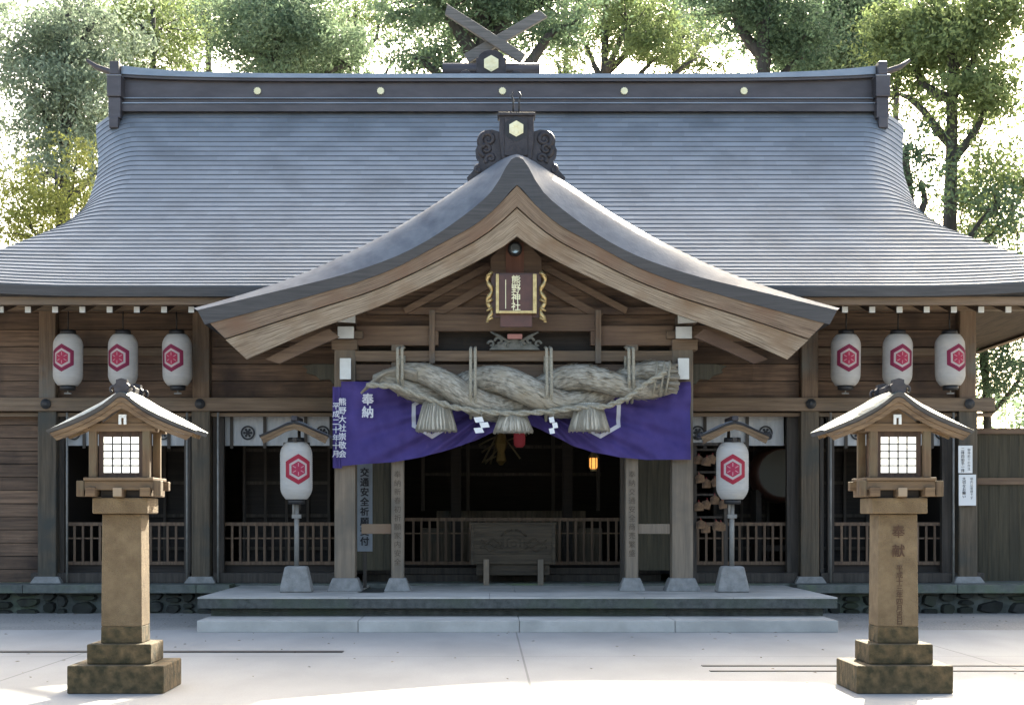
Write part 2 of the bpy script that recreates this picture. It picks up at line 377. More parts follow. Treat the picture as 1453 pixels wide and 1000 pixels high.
for i, cx in enumerate(cols):
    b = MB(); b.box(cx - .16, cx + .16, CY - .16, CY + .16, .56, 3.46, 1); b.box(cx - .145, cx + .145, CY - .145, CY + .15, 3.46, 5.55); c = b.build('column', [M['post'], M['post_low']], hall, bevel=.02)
    b = MB(); b.box(cx - .27, cx + .27, CY - .27, CY + .2, .487, .60, top=(.07, .07)); b.build('column_footing', M['footing'], c, bevel=.01)
    b = MB(); prof = [(.0, 0), (.045, 0), (.07, .012), (.085, .012), (.085, .035)]
    for k in range(1): pass
    z = Z_(573, CY - .2); n0 = len(b.v)
    for (r, dy) in ((.088, 0), (.088, .03), (.06, .045), (.03, .06)):
        for k in range(14): b.v.append((cx + r * math.cos(k * math.tau / 14), CY - .225 - dy, z + r * math.sin(k * math.tau / 14)))
    for q in range(3):
        for k in range(14): b.face((n0 + q * 14 + k, n0 + q * 14 + (k + 1) % 14, n0 + q * 14 + 14 + (k + 1) % 14, n0 + q * 14 + 14 + k))
    b.face(range(n0 + 42, n0 + 56)); b.build('metal_boss', M['iron'], c)
# dark door posts flanking the columns below the beam
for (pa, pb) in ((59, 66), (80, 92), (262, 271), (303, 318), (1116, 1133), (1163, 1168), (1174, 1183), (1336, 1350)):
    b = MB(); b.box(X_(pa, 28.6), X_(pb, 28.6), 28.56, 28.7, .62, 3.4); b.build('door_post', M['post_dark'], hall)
for p in (266, 310, 1139, 1178, 1352, 96):
    b = MB(); b.tube([(X_(p, 28.4), 28.36, .5), (X_(p, 28.4), 28.36, 3.42)], .02, 8); b.build('guide_pole', M['steel'], hall)
# upper plank wall
def planks(x0, x1, z0, z1, y, n, m, name, parent, gap=.013, th=.04):
    b = MB(); h = (z1 - z0) / n
    for i in range(n):
        x = x0
        while x < x1 - 1e-3:
            xe = min(x1, x + random.uniform(1.8, 4.2))
            if x1 - xe < .5: xe = x1
            dy = random.uniform(0, .006)
            b.box(x + .001, xe - .001, y + dy, y + th + dy, z0 + i * h + gap / 2, z0 + (i + 1) * h - gap / 2); x = xe
    return b.build(name, m, parent)
WY = 28.55
zt = 5.75; zn = Z_(563, CY)
segs = [(-10.3, cols[0] - .15), (cols[0] + .15, cols[1] - .15), (cols[1] + .15, cols[2] - .15), (cols[2] + .15, cols[3] - .15)]
for (xa, xb) in segs: planks(xa, xb, zn - .02, zt, WY, 7, M['plank'], 'upper_wall', hall)
for (xa, xb) in ((cols[0] + .15, cols[1] - .15), (cols[2] + .15, cols[3] - .15)):
    b = MB(); b.box(xa, xb, WY - .05, WY - .001, Z_(505, WY), Z_(495, WY)); b.build('wall_rail', M['beam'], hall)
# nageshi beam
for (xa, xb) in ((-10.3, -2.35), (3.25, cols[3] + .45)):
    b = MB(); b.box(xa, xb, CY - .215, CY + .02, Z_(583, 28.3), Z_(564, 28.3)); b.build('tie_beam', M['beam'], hall, bevel=.012)
    b = MB(); b.box(xa, xb, CY - .06, CY + .04, Z_(591, CY), Z_(586, CY)); b.build('lintel', M['beam'], hall)
# white noren curtains with black straps
def curtain(xa, xb, straps, crests, z1, z0, y):
    b = MB(); n = 60; rows = []
    for j in range(7):
        z = z1 + (z0 - z1) * j / 6
        rows.append([(xa + (xb - xa) * i / n, y + .012 * math.sin(i * .9) * (j / 6) + .008 * math.sin(i * 2.3 + j), z) for i in range(n + 1)])
    b.grid(rows); c = b.build('door_curtain', M['white_cloth'], hall)
    for p in straps:
        x = X_(p, y); q = MB(); q.box(x - .028, x + .028, y - .035, y - .022, z0 - .05, z1); q.build('strap', M['post_dark'], c)
    for p in crests:
        x = X_(p, y); zc = (z0 + z1) / 2 - .03; q = MB()
        ring(q, x, zc, y - .03, .125, .095, 24); ring(q, x, zc, y - .03, .04, 0, 12)
        for k in range(6):
            a = k * math.pi / 3; q.prism([(x + .06 * math.cos(a) + .024 * math.cos(t), zc + .06 * math.sin(a) + .024 * math.sin(t)) for t in np.linspace(0, math.tau, 8, endpoint=False)], y - .033, y - .03)
        q.build('curtain_crest', M['black_ink'], c)
    return c
def ring(b, x, z, y, r1, r2, n, rot=0.0, th=.004, mi=0):
    n0 = len(b.v)
    for k in range(n):
        a = rot + k * math.tau / n
        b.v += [(x + r1 * math.cos(a), y, z + r1 * math.sin(a)), (x + r2 * math.cos(a), y, z + r2 * math.sin(a)), (x + r1 * math.cos(a), y + th, z + r1 * math.sin(a))]
    for k in range(n):
        j = (k + 1) % n
        b.face((n0 + 3 * k, n0 + 3 * j, n0 + 3 * j + 1, n0 + 3 * k + 1), mi); b.face((n0 + 3 * k, n0 + 3 * k + 2, n0 + 3 * j + 2, n0 + 3 * j), mi)
zc1, zc0 = Z_(591, 28.7), Z_(632, 28.7)
curtain(cols[0] + .25, cols[1] - .3, (120, 160, 240), (105, 232), zc1, zc0, 28.72)
curtain(X_(316, 28.72), -2.5, (329, 376, 434, 470), (352, 458), zc1, zc0, 28.72)
curtain(3.4, X_(1112, 28.72), (1000, 1060), (990, 1086), zc1, zc0, 28.72)
curtain(cols[2] + .35, cols[3] - .25, (1200, 1322), (1216, 1336), zc1, zc0, 28.72)
# railings
def railing(xa, xb, zt, zb, y, sp=.146):
    b = MB(); b.box(xa, xb, y - .035, y + .035, zt - .06, zt); b.box(xa, xb, y - .03, y + .03, zb, zb + .06)
    b.box(xa, xb, y + .012, y + .03, zt - .29, zt - .265)
    n = max(1, round((xb - xa) / sp))
    for i in range(1, n):
        x = xa + (xb - xa) * i / n; b.box(x - .02, x + .02, y - .02, y + .011, zb + .061, zt - .061)
    return b.build('railing', M['rail'], hall)
railing(X_(94, 28.75), X_(262, 28.75), 1.53, .79, 28.75)
railing(X_(318, 28.75), -2.45, 1.53, .79, 28.75)
railing(3.4, X_(1120, 28.75), 1.53, .79, 28.75)
railing(X_(1182, 28.75), X_(1338, 28.75), 1.53, .79, 28.75)
railing(X_(575, 29.5), X_(886, 29.5), 1.61, .77, 29.5)
# base boards under the railings and inner steps
b = MB()
for i, (y0, z1) in enumerate(((29.25, .60), (29.42, .72))): b.box(-2.2, 3.1, y0, 29.75, .453 if i == 0 else .602, z1)
b.build('inner_step', M['post_dark'], hall, bevel=.008)
for (xa, xb) in ((X_(94, 28.8), X_(262, 28.8)), (X_(318, 28.8), -2.5), (3.4, X_(1120, 28.8)), (X_(1182, 28.8), X_(1338, 28.8))): b = MB(); b.box(xa, xb, 28.78, 28.82, .66, .79); b.build('base_board', M['dark'], hall)
# panels each side of the central opening
for (xa, xb) in ((-2.45, -1.62), (2.42, 3.35)):
    b = MB(); n = 5
    for i in range(n): b.box(xa + (xb - xa) * i / n + .002, xa + (xb - xa) * (i + 1) / n - .002, 28.62, 28.66, .70, 3.5)
    b.build('side_panel', M['green_wood'], hall)
for x in (-2.5, -1.58, 2.38, 3.38):
    b = MB(); b.box(x - .06, x + .06, 28.53, 28.68, .46, 3.6); b.build('jamb', M['post_dark'], hall)
# interior shell
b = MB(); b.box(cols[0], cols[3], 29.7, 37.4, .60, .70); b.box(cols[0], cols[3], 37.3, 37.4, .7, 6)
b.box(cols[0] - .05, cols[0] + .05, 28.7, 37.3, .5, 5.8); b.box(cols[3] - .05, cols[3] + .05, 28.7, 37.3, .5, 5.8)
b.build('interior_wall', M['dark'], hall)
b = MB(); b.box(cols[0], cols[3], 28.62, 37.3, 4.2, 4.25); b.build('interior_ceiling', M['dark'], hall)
for x in (-2.6, -.6, 1.6, 3.6, -5.6, 6.4): b = MB(); b.box(x - .1, x + .1, 32.5, 32.7, .7, 4.2); b.build('interior_pillar', M['dark'], hall)
for i in range(2):
    b = MB(); b.box(-1.0 - i * .3, 2.0 + i * .3, 33.2 - i * .5, 34, .7, 1.75 - i * .35); b.build('altar_step', M['post_low'], hall)
b = MB()
for z in (3.0, 2.45): b.box(-1.3, 2.3, 33.0, 33.06, z, z + .06)
for x in (-1.3, -.4, 1.3, 2.2): b.box(x, x + .07, 32.93, 32.99, 1.75, 3.6)
b.build('altar_screen', M['post_dark'], hall)
for (xa, xb) in ((-4.6, -3.0), (-7.0, -5.2), (4.3, 5.3), (5.9, 7.6)):
    b = MB()
    for k in range(4): b.box(xa, xb, 31.2, 31.24, 1.0 + k * .62, 1.06 + k * .62)
    for k in range(5): x = xa + (xb - xa) * k / 4; b.box(x, x + .05, 31.15, 31.195, .7, 3.3)
    b.box(xa, xb, 31.3, 31.34, .7, 3.3, 1); b.build('folding_screen', [M['post_dark'], M['dark']], hall)
# walls left and right of the hall beyond the corner columns
planks(-10.3, cols[0] - .15, .49, zn - .02, 28.62, 14, M['plank'], 'end_wall', hall)
b = MB(); b.box(-10.3, cols[0] - .1, 28.67, 28.72, .49, 5.7); b.build('end_wall_light_stop', M['dark'], hall)  # unseen sheet added to stop light showing through the board gaps

# main roof ------------------------------------------------
RXC = .27; YE = 26.6; YR = 33.0
def rz(u): return 5.33 + .42 * u + .047 * u * u
Wu = [0, 1, 2, 3, 4, 5, 5.6, 6.2]; Ww = [10.3, 9.15, 8.38, 7.88, 7.66, 7.70, 7.86, 8.05]
def Wf(u): return float(np.interp(u, Wu, Ww))
us = [i * .01 for i in range(621)]
ws = np.array([Wf(u) for u in us]); ker = np.ones(61) / 61; ws = np.convolve(np.pad(ws, 30, mode='edge'), ker, 'valid')
def W(u): return float(np.interp(u, us, ws))
def sm(a, b, x): t = min(1, max(0, (x - a) / (b - a))); return t * t * (3 - 2 * t)
def roof_ring(u, dz, dy=0.0, sh=0.0):
    wv = W(u); fr = []
    xs = list(np.linspace(-wv, -(wv - .75), 8)) + list(np.array([q + (sh if 0 < k < 24 else 0) for k, q in enumerate(np.linspace(-(wv - .75), wv - .75, 25))]))[1:-1] + list(np.linspace(wv - .75, wv, 8))
    c = sm(1.8, 4.2, u)
    def Zp(x):
        k = max(0, (abs(x) - (wv - .75)) / .75)
        up = .25 * (1 - sm(0, 2.5, u)) * max(0, (abs(x) - 6.5) / 3.8) ** 2
        return rz(u) + dz - .34 * c * k * k + up
    yf = YE + u - dy; yb = 2 * YR - yf
    ring_ = [(RXC + x, yf, Zp(x)) for x in xs] + [(RXC + x, yb, Zp(x)) for x in reversed(xs)]
    return ring_ + [ring_[0]]
arc = [0]; fine = np.linspace(0, 6.2, 400)
for i in range(1, 400): arc.append(arc[-1] + math.hypot(fine[1] - fine[0], rz(fine[i]) - rz(fine[i - 1])))
NC = 42; cu_ = [float(np.interp(arc[-1] * i / NC, arc, fine)) for i in range(NC + 1)]
b = MB()
for i in range(NC):
    sh = random.uniform(-.28, .28); lo = roof_ring(cu_[i], .024, .0, sh); lo2 = roof_ring(cu_[i], -.004, .0, sh); hi = roof_ring(cu_[i + 1], .006, 0, sh)
    for k in range(len(lo) - 1): n0 = len(b.v); b.v += [lo[k], lo[k + 1], hi[k + 1], hi[k]]; b.face((n0, n0 + 1, n0 + 2, n0 + 3))
    b.grid([[lo[0]], [lo[0]]]) if 0 else None; b.grid([lo2, lo], 1, smooth=False)
top = roof_ring(6.2, 0)[:-1]; n0 = len(b.v); b.v += top; b.face(range(n0, n0 + len(top)))
b.build('main_roof', [M['roof'], M['roof_lip']], hall)
b = MB()
e0 = roof_ring(0, .0, 0); e1 = roof_ring(0, -.15, -.02); e2 = [(x, y, z - .16) for x, y, z in roof_ring(.25, 0, 0)]
b.grid([e1, e0], smooth=False); b.grid([[(p[0], p[1], 5.17) for p in roof_ring(.3, 0)], e1], smooth=False)
b.build('roof_edge', M['roof_edge'], hall)
b = MB()
r1 = [(p[0], p[1], 5.065) for p in roof_ring(.16, 0)]; r0 = [(p[0], p[1], 5.19) for p in roof_ring(.16, 0)]; r2 = [(p[0], p[1], 5.065) for p in roof_ring(.30, 0)]
b.grid([r1, r0], smooth=False); b.grid([r2, r1], smooth=False)
b.build('eave_board', M['beam'], hall)
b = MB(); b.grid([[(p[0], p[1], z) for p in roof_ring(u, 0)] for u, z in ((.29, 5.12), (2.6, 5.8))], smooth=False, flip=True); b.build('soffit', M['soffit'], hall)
for i in range(44):
    x = X_(79, 27.05) - .445 * 3 + i * .446
    if x > 9.9: break
    n0 = 0; b = MB(); a = (x, 27.02, 5.02); bb = (x, 29.2, 5.60)
    b.beam(a, bb, .085, .10); q = b.build('rafter', M['soffit'], hall)
    b = MB(); b.box(x - .046, x + .046, 26.995, 27.03, 4.965, 5.062); b.build('rafter_end', M['white'], q)
# outer purlin under the rafters near columns + hanging beams
b = MB(); b.box(-10.2, 10.0, 28.2, 28.36, 5.16, 5.3); b.build('eave_purlin', M['beam'], hall)
# ridge ---------------------------------------------------
def sori(x): return .16 * (abs(x - RXC + .02) / 7.45) ** 6
def bar(x0, x1, y0, y1, z0, z1, mi, b, n=40, follow=1.0, rise=1.0):
    n0 = len(b.v)
    for i in range(n + 1):
        x = x0 + (x1 - x0) * i / n; s = sori(x)
        b.v += [(x, y0, z0 + s * follow * .5), (x, y0, z1 + s * rise), (x, y1, z1 + s * rise), (x, y1, z0 + s * follow * .5)]
    for i in range(n):
        for k in range(4):
            j = (k + 1) % 4; b.face((n0 + 4 * i + k, n0 + 4 * i + 4 + k, n0 + 4 * i + 4 + j, n0 + 4 * i + j), mi)
    b.face((n0, n0 + 1, n0 + 2, n0 + 3), mi); b.face([n0 + 4 * n + k for k in (3, 2, 1, 0)], mi)
YF = 32.62
b = MB(); x0, x1 = -7.2, 7.68
bar(x0, x1, YF - .10, 33.48, 9.62, 9.76, 0, b, follow=0, rise=0); bar(x0, x1, YF - .13, 33.5, 9.765, 9.785, 1, b, follow=0, rise=0)
bar(x0, x1, YF, 33.38, 9.79, 9.88, 0, b, follow=0, rise=0); bar(x0, x1, YF - .05, 33.43, 9.884, 9.9, 1, b, follow=0, rise=0)
bar(x0, x1, YF + .05, 33.33, 9.905, 10.22, 0, b, follow=0, rise=1)
bar(x0, x1, YF - .06, 33.45, 10.225, 10.27, 0, b); bar(x0, x1, YF - .10, 33.5, 10.275, 10.36, 1, b)
ridge = b.build('main_ridge', [M['ridge'], M['ridge_cap']], hall)
for p in (365, 540, 713, 886, 1056):
    x = X_(p, YF); b = MB(); z = 10.05; n = 12
    pts = [(x + r * math.cos(a), z + r * math.sin(a)) for a, r in [(k * math.tau / 24, .075 if k % 2 else .062) for k in range(24)]]
    b.prism(pts, YF + .01, YF + .05); ring(b, x, z, YF + .004, .03, 0, 10); b.build('ridge_medallion', M['gilt_pale'], ridge)
for s, xe in ((-1, -7.2), (1, 7.68)):
    xo = (xe - .22, xe + .02) if s < 0 else (xe - .02, xe + .22)
    b = MB(); b.box(xo[0] + .03, xo[1] - .03, YF - .28, 33.6, 10.3, 10.56); b.box(xo[0] - .02, xo[1] + .02, YF - .3, 33.65, 9.86, 10.3)
    b.box(xo[0], xo[1], YF - .26, YF + .3, 9.45, 9.86); b.box(xo[0] + .03, xo[1] - .03, YF - .33, YF + .2, 9.24, 9.45)
    b.box(xo[0] - .03, xo[1] + .03, YF - .315, 33.66, 10.26, 10.29, 1)
    e = b.build('ridge_end_ornament', [M['ridge'], M['ridge_cap']], hall, bevel=.02)
    b = MB(); xm = xe + s * .1
    b.tube([(xm, 33, 10.48), (xm + s * .25, 33, 10.53), (xm + s * .5, 33, 10.62), (xm + s * .7, 33, 10.76)], [.07, .065, .055, .03], 10); b.build('ridge_horn', M['ridge'], e)
# rear ornament standing on the ridge (crest board with drum shaped billet)
YO = 33.0; xo = X_(697, YO); zo = 10.36
b = MB(); arcp = [(xo - .30, zo), (xo - .30, zo + .42)] + [(xo + .26 * math.cos(a), zo + .42 + .16 * math.sin(a)) for a in np.linspace(math.pi, 0, 10)] + [(xo + .30, zo + .42), (xo + .30, zo)]
b.prism(arcp, YO - .1, YO + .1)
for s in (-1, 1):
    b.prism([(xo + s * .3, zo), (xo + s * .66, zo), (xo + s * .65, zo + .08), (xo + s * .58, zo + .17), (xo + s * .48, zo + .19), (xo + s * .42, zo + .14), (xo + s * .38, zo + .12), (xo + s * .3, zo + .14)], YO - .08, YO + .08)
ro = b.build('ridge_crest_board', M['ornament'], hall, bevel=.015)
b = MB(); b.tube([(xo - .98, YO + .3, zo + .27), (xo + .98, YO + .3, zo + .27)], .15, 16); b.build('ridge_billet', M['ridge'], ro)
for k, (p0, p1) in enumerate((((631, 13), (742, 84)), ((773, 19), (662, 84)))):   # crossed finial beams above the ridge
    b = MB(); y = YO + .24 + k * .13; a0 = Vector((X_(p0[0], y), y, Z_(p0[1], y))); a1 = Vector((X_(p1[0], y), y, Z_(p1[1], y)))
    dn = (a1 - a0).normalized(); nn = Vector((-dn.z, 0, dn.x)) * .10; cut = Vector((dn.x, 0, dn.z)) * .12
    q4 = [a0 + nn, a0 - nn + cut * .6, a1 - nn, a1 + nn]; b.prism([(v.x, v.z) for v in q4], y - .06, y + .06); b.build('crossed_finial', M['finial'], hall, bevel=.01)
def hexa(b, x, z, y, r, th=.02, mi=0, rot=math.pi / 2):
    b.prism([(x + r * math.cos(rot + k * math.pi / 3), z + r * math.sin(rot + k * math.pi / 3)) for k in range(6)], y, y + th, mi)
def flower(b, x, z, y, r):
    hexa(b, x, z, y, r); 
    for k in range(6):
        a = k * math.pi / 3 + math.pi / 6; b.prism([(x + r * .5 * math.cos(a) + r * .24 * math.cos(t), z + r * .5 * math.sin(a) + r * .24 * math.sin(t)) for t in np.linspace(0, math.tau, 8, endpoint=False)], y - .012, y)
b = MB(); flower(b, xo, zo + .30, YO - .125, .165); b.build('gilt_crest', M['gilt_pale'], ro)

# ------------------------------------------------------------------ gabled roofs (porch, lanterns)
def gable_roof(root, cx, Yf, Ys, Yb, V, S, Dn, Lw, w_board, mats, names, thick_back=.12, n=24, yb_fn=None, board_y=(.05, .13), splitf=.42, uvs=True):
    """V: verge top edge, S: surface behind it, Dn: lower edge of the roof thickness, Lw: lower edge of the bargeboard; all (dx, z) half profiles"""
    Vp = interp(V, n); Sp = interp(S, n); Dp = interp(Dn, n); 
    b = MB()
    for s in (-1, 1):
        rows = []
        for t in np.linspace(0, 1, 7):            # from verge to behind, rounding over
            e = math.sin(t * math.pi / 2)
            rows.append([(cx + s * (v[0] * (1 - e) + q[0] * e), Yf + (Ys - Yf) * t, v[1] * (1 - e) + q[1] * e) for v, q in zip(Vp, Sp)])
        nb = 6
        for k in range(1, nb + 1):
            rows.append([(cx + s * q[0], Ys + ((yb_fn(q[1]) if yb_fn else Yb) - Ys) * k / nb, q[1]) for q in Sp])
        b.grid(rows, flip=(s > 0))
    roof = b.build(names[0], mats[0], root)
    b = MB()
    for s in (-1, 1):
        vp = [(cx + s * v[0], Yf, v[1]) for v in Vp]; dp = [(cx + s * v[0], Yf + .03, v[1]) for v in Dp]
        b.grid([dp, vp], flip=(s > 0), smooth=False)
        ub = [(cx + s * v[0], (yb_fn(Sp[i][1]) if yb_fn else Yb), v[1] + min(0, (Sp[i][1] - v[1] - thick_back)) * 0) for i, v in enumerate(Dp)]
        b.grid([ub, dp], flip=(s > 0), smooth=False)
        # eave edge closing
        b.grid([[(cx + s * Dp[-1][0], Yf + .03, Dp[-1][1]), (cx + s * Dp[-1][0], Yb if not yb_fn else yb_fn(Sp[-1][1]), Dp[-1][1])], [(cx + s * Vp[-1][0], Yf, Vp[-1][1]), (cx + s * Sp[-1][0], Yb if not yb_fn else yb_fn(Sp[-1][1]), Sp[-1][1])]], smooth=False)
    b.build(names[1], mats[1], root)
    # bargeboards: each side one mesh, upper and lower boards
    for s in (-1, 1):
        b = MB(); m2 = 20
        xa = 0; xe = Dn[-1][0] - w_board * .15; xl = Lw[-1][0]
        up = [(xa + (xe - xa) * i / m2) for i in range(m2 + 1)]
        lo = [(xa + (xl - xa) * i / m2) for i in range(m2 + 1)]
        dx = [p[0] for p in Dn]; dz = [p[1] for p in Dn]; lx = [p[0] for p in Lw]; lz = [p[1] for p in Lw]
        dzs = [float(np.interp(x, [p[0] for p in Dp], [p[1] for p in Dp])) for x in up]; Lp = interp(Lw, n); lzs = [float(np.interp(x, [p[0] for p in Lp], [p[1] for p in Lp])) for x in lo]
        U = [(cx + s * x, z) for x, z in zip(up, dzs)]; Lo = [(cx + s * x, z) for x, z in zip(lo, lzs)]
        Mi = [(u[0] * (1 - splitf) + l[0] * splitf, u[1] * (1 - splitf) + l[1] * splitf) for u, l in zip(U, Lo)]
        Mj = [(m_[0], m_[1] - w_board * .035) for m_ in Mi]
        for (A, B, ya, mi) in ((U, Mi, board_y[0], 0), (Mj, Lo, board_y[0] + (.03 if board_y[1] > .1 else .01), 1)):
            y0, y1 = Yf + ya, Yf + board_y[1]
            fr = [[(x, y0, z) for x, z in B], [(x, y0, z) for x, z in A]]; bk = [[(x, y1, z) for x, z in B], [(x, y1, z) for x, z in A]]
            b.grid(fr, mi, False, flip=(s < 0)); b.grid(bk, mi, False, flip=(s > 0))
            b.grid([bk[0], fr[0]], mi, False, flip=(s < 0)); b.grid([fr[1], bk[1]], mi, False, flip=(s < 0))
            b.face_end = None
            n0 = len(b.v); b.v += [fr[0][-1], fr[1][-1], bk[1][-1], bk[0][-1]]; b.face((n0, n0 + 1, n0 + 2, n0 + 3), mi)
        b.build(names[2], [mats[2], mats[3]], root)
    return roof
PX = .465
sF = F / 24.8; sS = F / 25.6
def hp(pts, s, c=735): return [(abs(c - x) / s, EYE - (y - HY) / s) for x, y in pts]
V = hp([(735, 223), (722, 224), (715, 248), (698, 274), (665, 302), (611, 340), (560, 366), (486, 391), (385, 415), (281, 440)], sF)
S = hp([(735, 222), (715, 226), (700, 236), (667, 258), (600, 303), (537, 340), (462, 377), (419, 395), (350, 419), (279, 439)], sS)
Dn = hp([(735, 262), (729, 265), (708, 292), (674, 320), (630, 343), (565, 379), (510, 400), (404, 430), (300, 458), (291, 460)], sF)
Lw = hp([(735, 334), (724, 343), (677, 370), (630, 393), (560, 424), (531, 437), (476, 456), (421, 477), (366, 502), (350, 509)], sF)
def ybf(z): return 28.45 if z < 5.35 else YE + (-.42 + math.sqrt(max(0, .42 ** 2 + 4 * .047 * (z - 5.33)))) / (2 * .047) + .25
proof = gable_roof(hall, PX, 24.8, 25.6, 28.5, V, S, Dn, Lw, .5, [M['porch_roof'], M['roof_edge'], M['barge2'], M['barge']], ['porch_roof', 'porch_roof_edge', 'bargeboard'], yb_fn=ybf)
# inner second bargeboard layer seen under the first
for s in (-1, 1):
    b = MB()
    A = hp([(735, 330), (677, 372), (560, 424), (476, 458), (421, 482), (372, 507)], sF); B = hp([(735, 352), (677, 388), (560, 442), (476, 474), (421, 498), (392, 512)], sF)
    A = [p for p in interp(A, 30) if p[0] > 2.72]; B = [p for p in interp(B, 30) if p[0] > 2.55][-len(A):]; A = A[-len(B):]
    for (Pl, Ql, y0, y1) in ((A, B, 25.25, 25.33),):
        f0 = [(PX + s * x, y0, z + .02) for x, z in Pl]; f1 = [(PX + s * x, y0, z) for x, z in Ql]; k0 = [(x, y1, z) for x, y, z in f0]; k1 = [(x, y1, z) for x, y, z in f1]
        b.grid([f1, f0], flip=(s < 0), smooth=False); b.grid([k1, f1], flip=(s < 0), smooth=False); b.grid([f0, k0], smooth=False); b.grid([k0, k1], smooth=False)
    b.build('inner_bargeboard', M['plank_pale'], hall)
# porch columns
PY = 26.1
for (p, wd, txt) in ((490.5, .33, None), (967, .33, None), (564.5, .20, '奉納新春初祈願家内安全'), (896, .20, '奉納交通安全商売繁盛')):
    x = X_(p, PY); b = MB(); b.box(x - wd / 2, x + wd / 2, PY - wd / 2, PY + wd / 2, .62, 4.35); c = b.build('porch_column', M['porch_post'], hall, bevel=.018)
    b = MB(); h = wd / 2 + .11; b.box(x - h, x + h, PY - h, PY + h, .453, .66, top=(.08, .08)); b.build('column_base_stone', M['footing'], c, bevel=.012)
    if txt: writing(txt, .115, (x, PY - wd / 2 - .004, Z_(668, PY)), M['ink_post'], c, line=1.2)
# low rail boards between column pairs
for (pa, pb, m) in ((513, 556, 'barge2'), (905, 951, 'stone')):
    b = MB(); b.box(X_(pa, PY), X_(pb, PY), PY - .05, PY + .05, Z_(757, PY), Z_(743, PY)); b.build('cross_rail', M['barge2'] if m == 'barge2' else M['porch_post'], hall, bevel=.006)
# porch beams
b = MB(); b.box(X_(487, 26), X_(976, 26), 25.95, 26.25, Z_(513, 26), Z_(498, 26)); b.build('porch_beam', M['beam'], hall, bevel=.01)
b = MB(); b.box(X_(505, 26.05), X_(953, 26.05), 26.02, 26.2, Z_(540, 26.05), Z_(517, 26.05)); b.build('porch_lower_beam', M['plank_pale'], hall, bevel=.01)
b = MB(); b.box(X_(612, 26), X_(848, 26), 25.98, 26.2, Z_(470, 26), Z_(446, 26)); b.box(X_(505, 26), X_(622, 26), 26.0, 26.2, Z_(490, 26), Z_(462, 26)); b.box(X_(838, 26), X_(956, 26), 26.0, 26.2, Z_(490, 26), Z_(462, 26))
b.build('rainbow_beam', M['plank_pale'], hall, bevel=.01)
b = MB(); b.box(X_(480, 26.3), X_(980, 26.3), 26.3, 26.33, Z_(515, 26.3), Z_(450, 26.3)); b.build('recess_shade_sheet', M['dark'], hall)  # dark sheet painted in for the shade of the opening behind the beams
for p in (613, 849):
    b = MB(); b.box(X_(p - 4, 25.9), X_(p + 4, 25.9), 25.9, 25.97, Z_(515, 25.9), Z_(440, 25.9)); b.build('strut', M['post'], hall)
# gable (tympanum) plank wall
Sx = interp(Dn, 40); b = MB(); z0 = Z_(468, 26.25); x_lim = 5.0 / 2
zs = [z0 + i * .27 for i in range(10)]
for i in range(9):
    za, zb = zs[i] + .003, zs[i + 1] - .003
    xa = float(np.interp(-zb - .05, [-q[1] for q in Sx], [q[0] for q in Sx])); xa0 = float(np.interp(-za - .05, [-q[1] for q in Sx], [q[0] for q in Sx]))
    if zb > Dn[0][1] - .05: break
    lim = 2.85
    b.prism([(PX - min(xa0, lim), za), (PX + min(xa0, lim), za), (PX + min(xa, lim), zb), (PX - min(xa, lim), zb)], 26.22 + random.uniform(0, .008), 26.28)
b.build('gable_wall', M['plank'], hall)
b = MB(); b.box(X_(520, 26.1), X_(950, 26.1), 26.08, 26.21, Z_(446, 26.1), Z_(436, 26.1)); b.build('gable_rail', M['plank'], hall)
for s in (-1, 1):
    b = MB(); b.beam((PX + s * .42, 26.05, Z_(377, 26)), (PX + s * 1.75, 26.05, Z_(441, 26)), .10, .10); b.build('gable_brace', M['plank_pale'], hall)
    b = MB(); b.beam((PX + s * .42, 26.08, Z_(402, 26)), (PX + s * 1.35, 26.08, Z_(450, 26)), .08, .12); b.build('gable_brace', M['plank_pale'], hall)
b = MB(); xk = PX
b.prism([(xk - .40, Z_(392, 25.7)), (xk + .40, Z_(392, 25.7)), (xk + .40, Z_(366, 25.7)), (xk + .12, Z_(340, 25.7)), (xk, Z_(334, 25.7)), (xk - .12, Z_(340, 25.7)), (xk - .40, Z_(366, 25.7))], 25.7, 25.78)
b.build('king_board', M['plank_pale'], hall, bevel=.008)
b = MB(); b.box(xk - .16, xk + .12, 25.66, 25.698, Z_(389, 25.7), Z_(345, 25.7)); b.build('king_post', wood('red_cedar_board', (.09, .035, .022), (.17, .075, .05), 'z'), hall)
b = MB(); zl = Z_(352, 25.5); xl = PX - .02
for (r, y) in ((.105, 25.6), (.105, 25.5),): pass
b.tube([(xl, 25.66, zl), (xl, 25.56, zl), (xl, 25.54, zl)], [.11, .11, .09], 18); lamp = b.build('gable_lamp', M['iron'], hall)
b = MB(); b.tube([(xl, 25.545, zl), (xl, 25.53, zl)], [.08, .07], 18); b.build('lamp_glass', M['glass'], lamp)
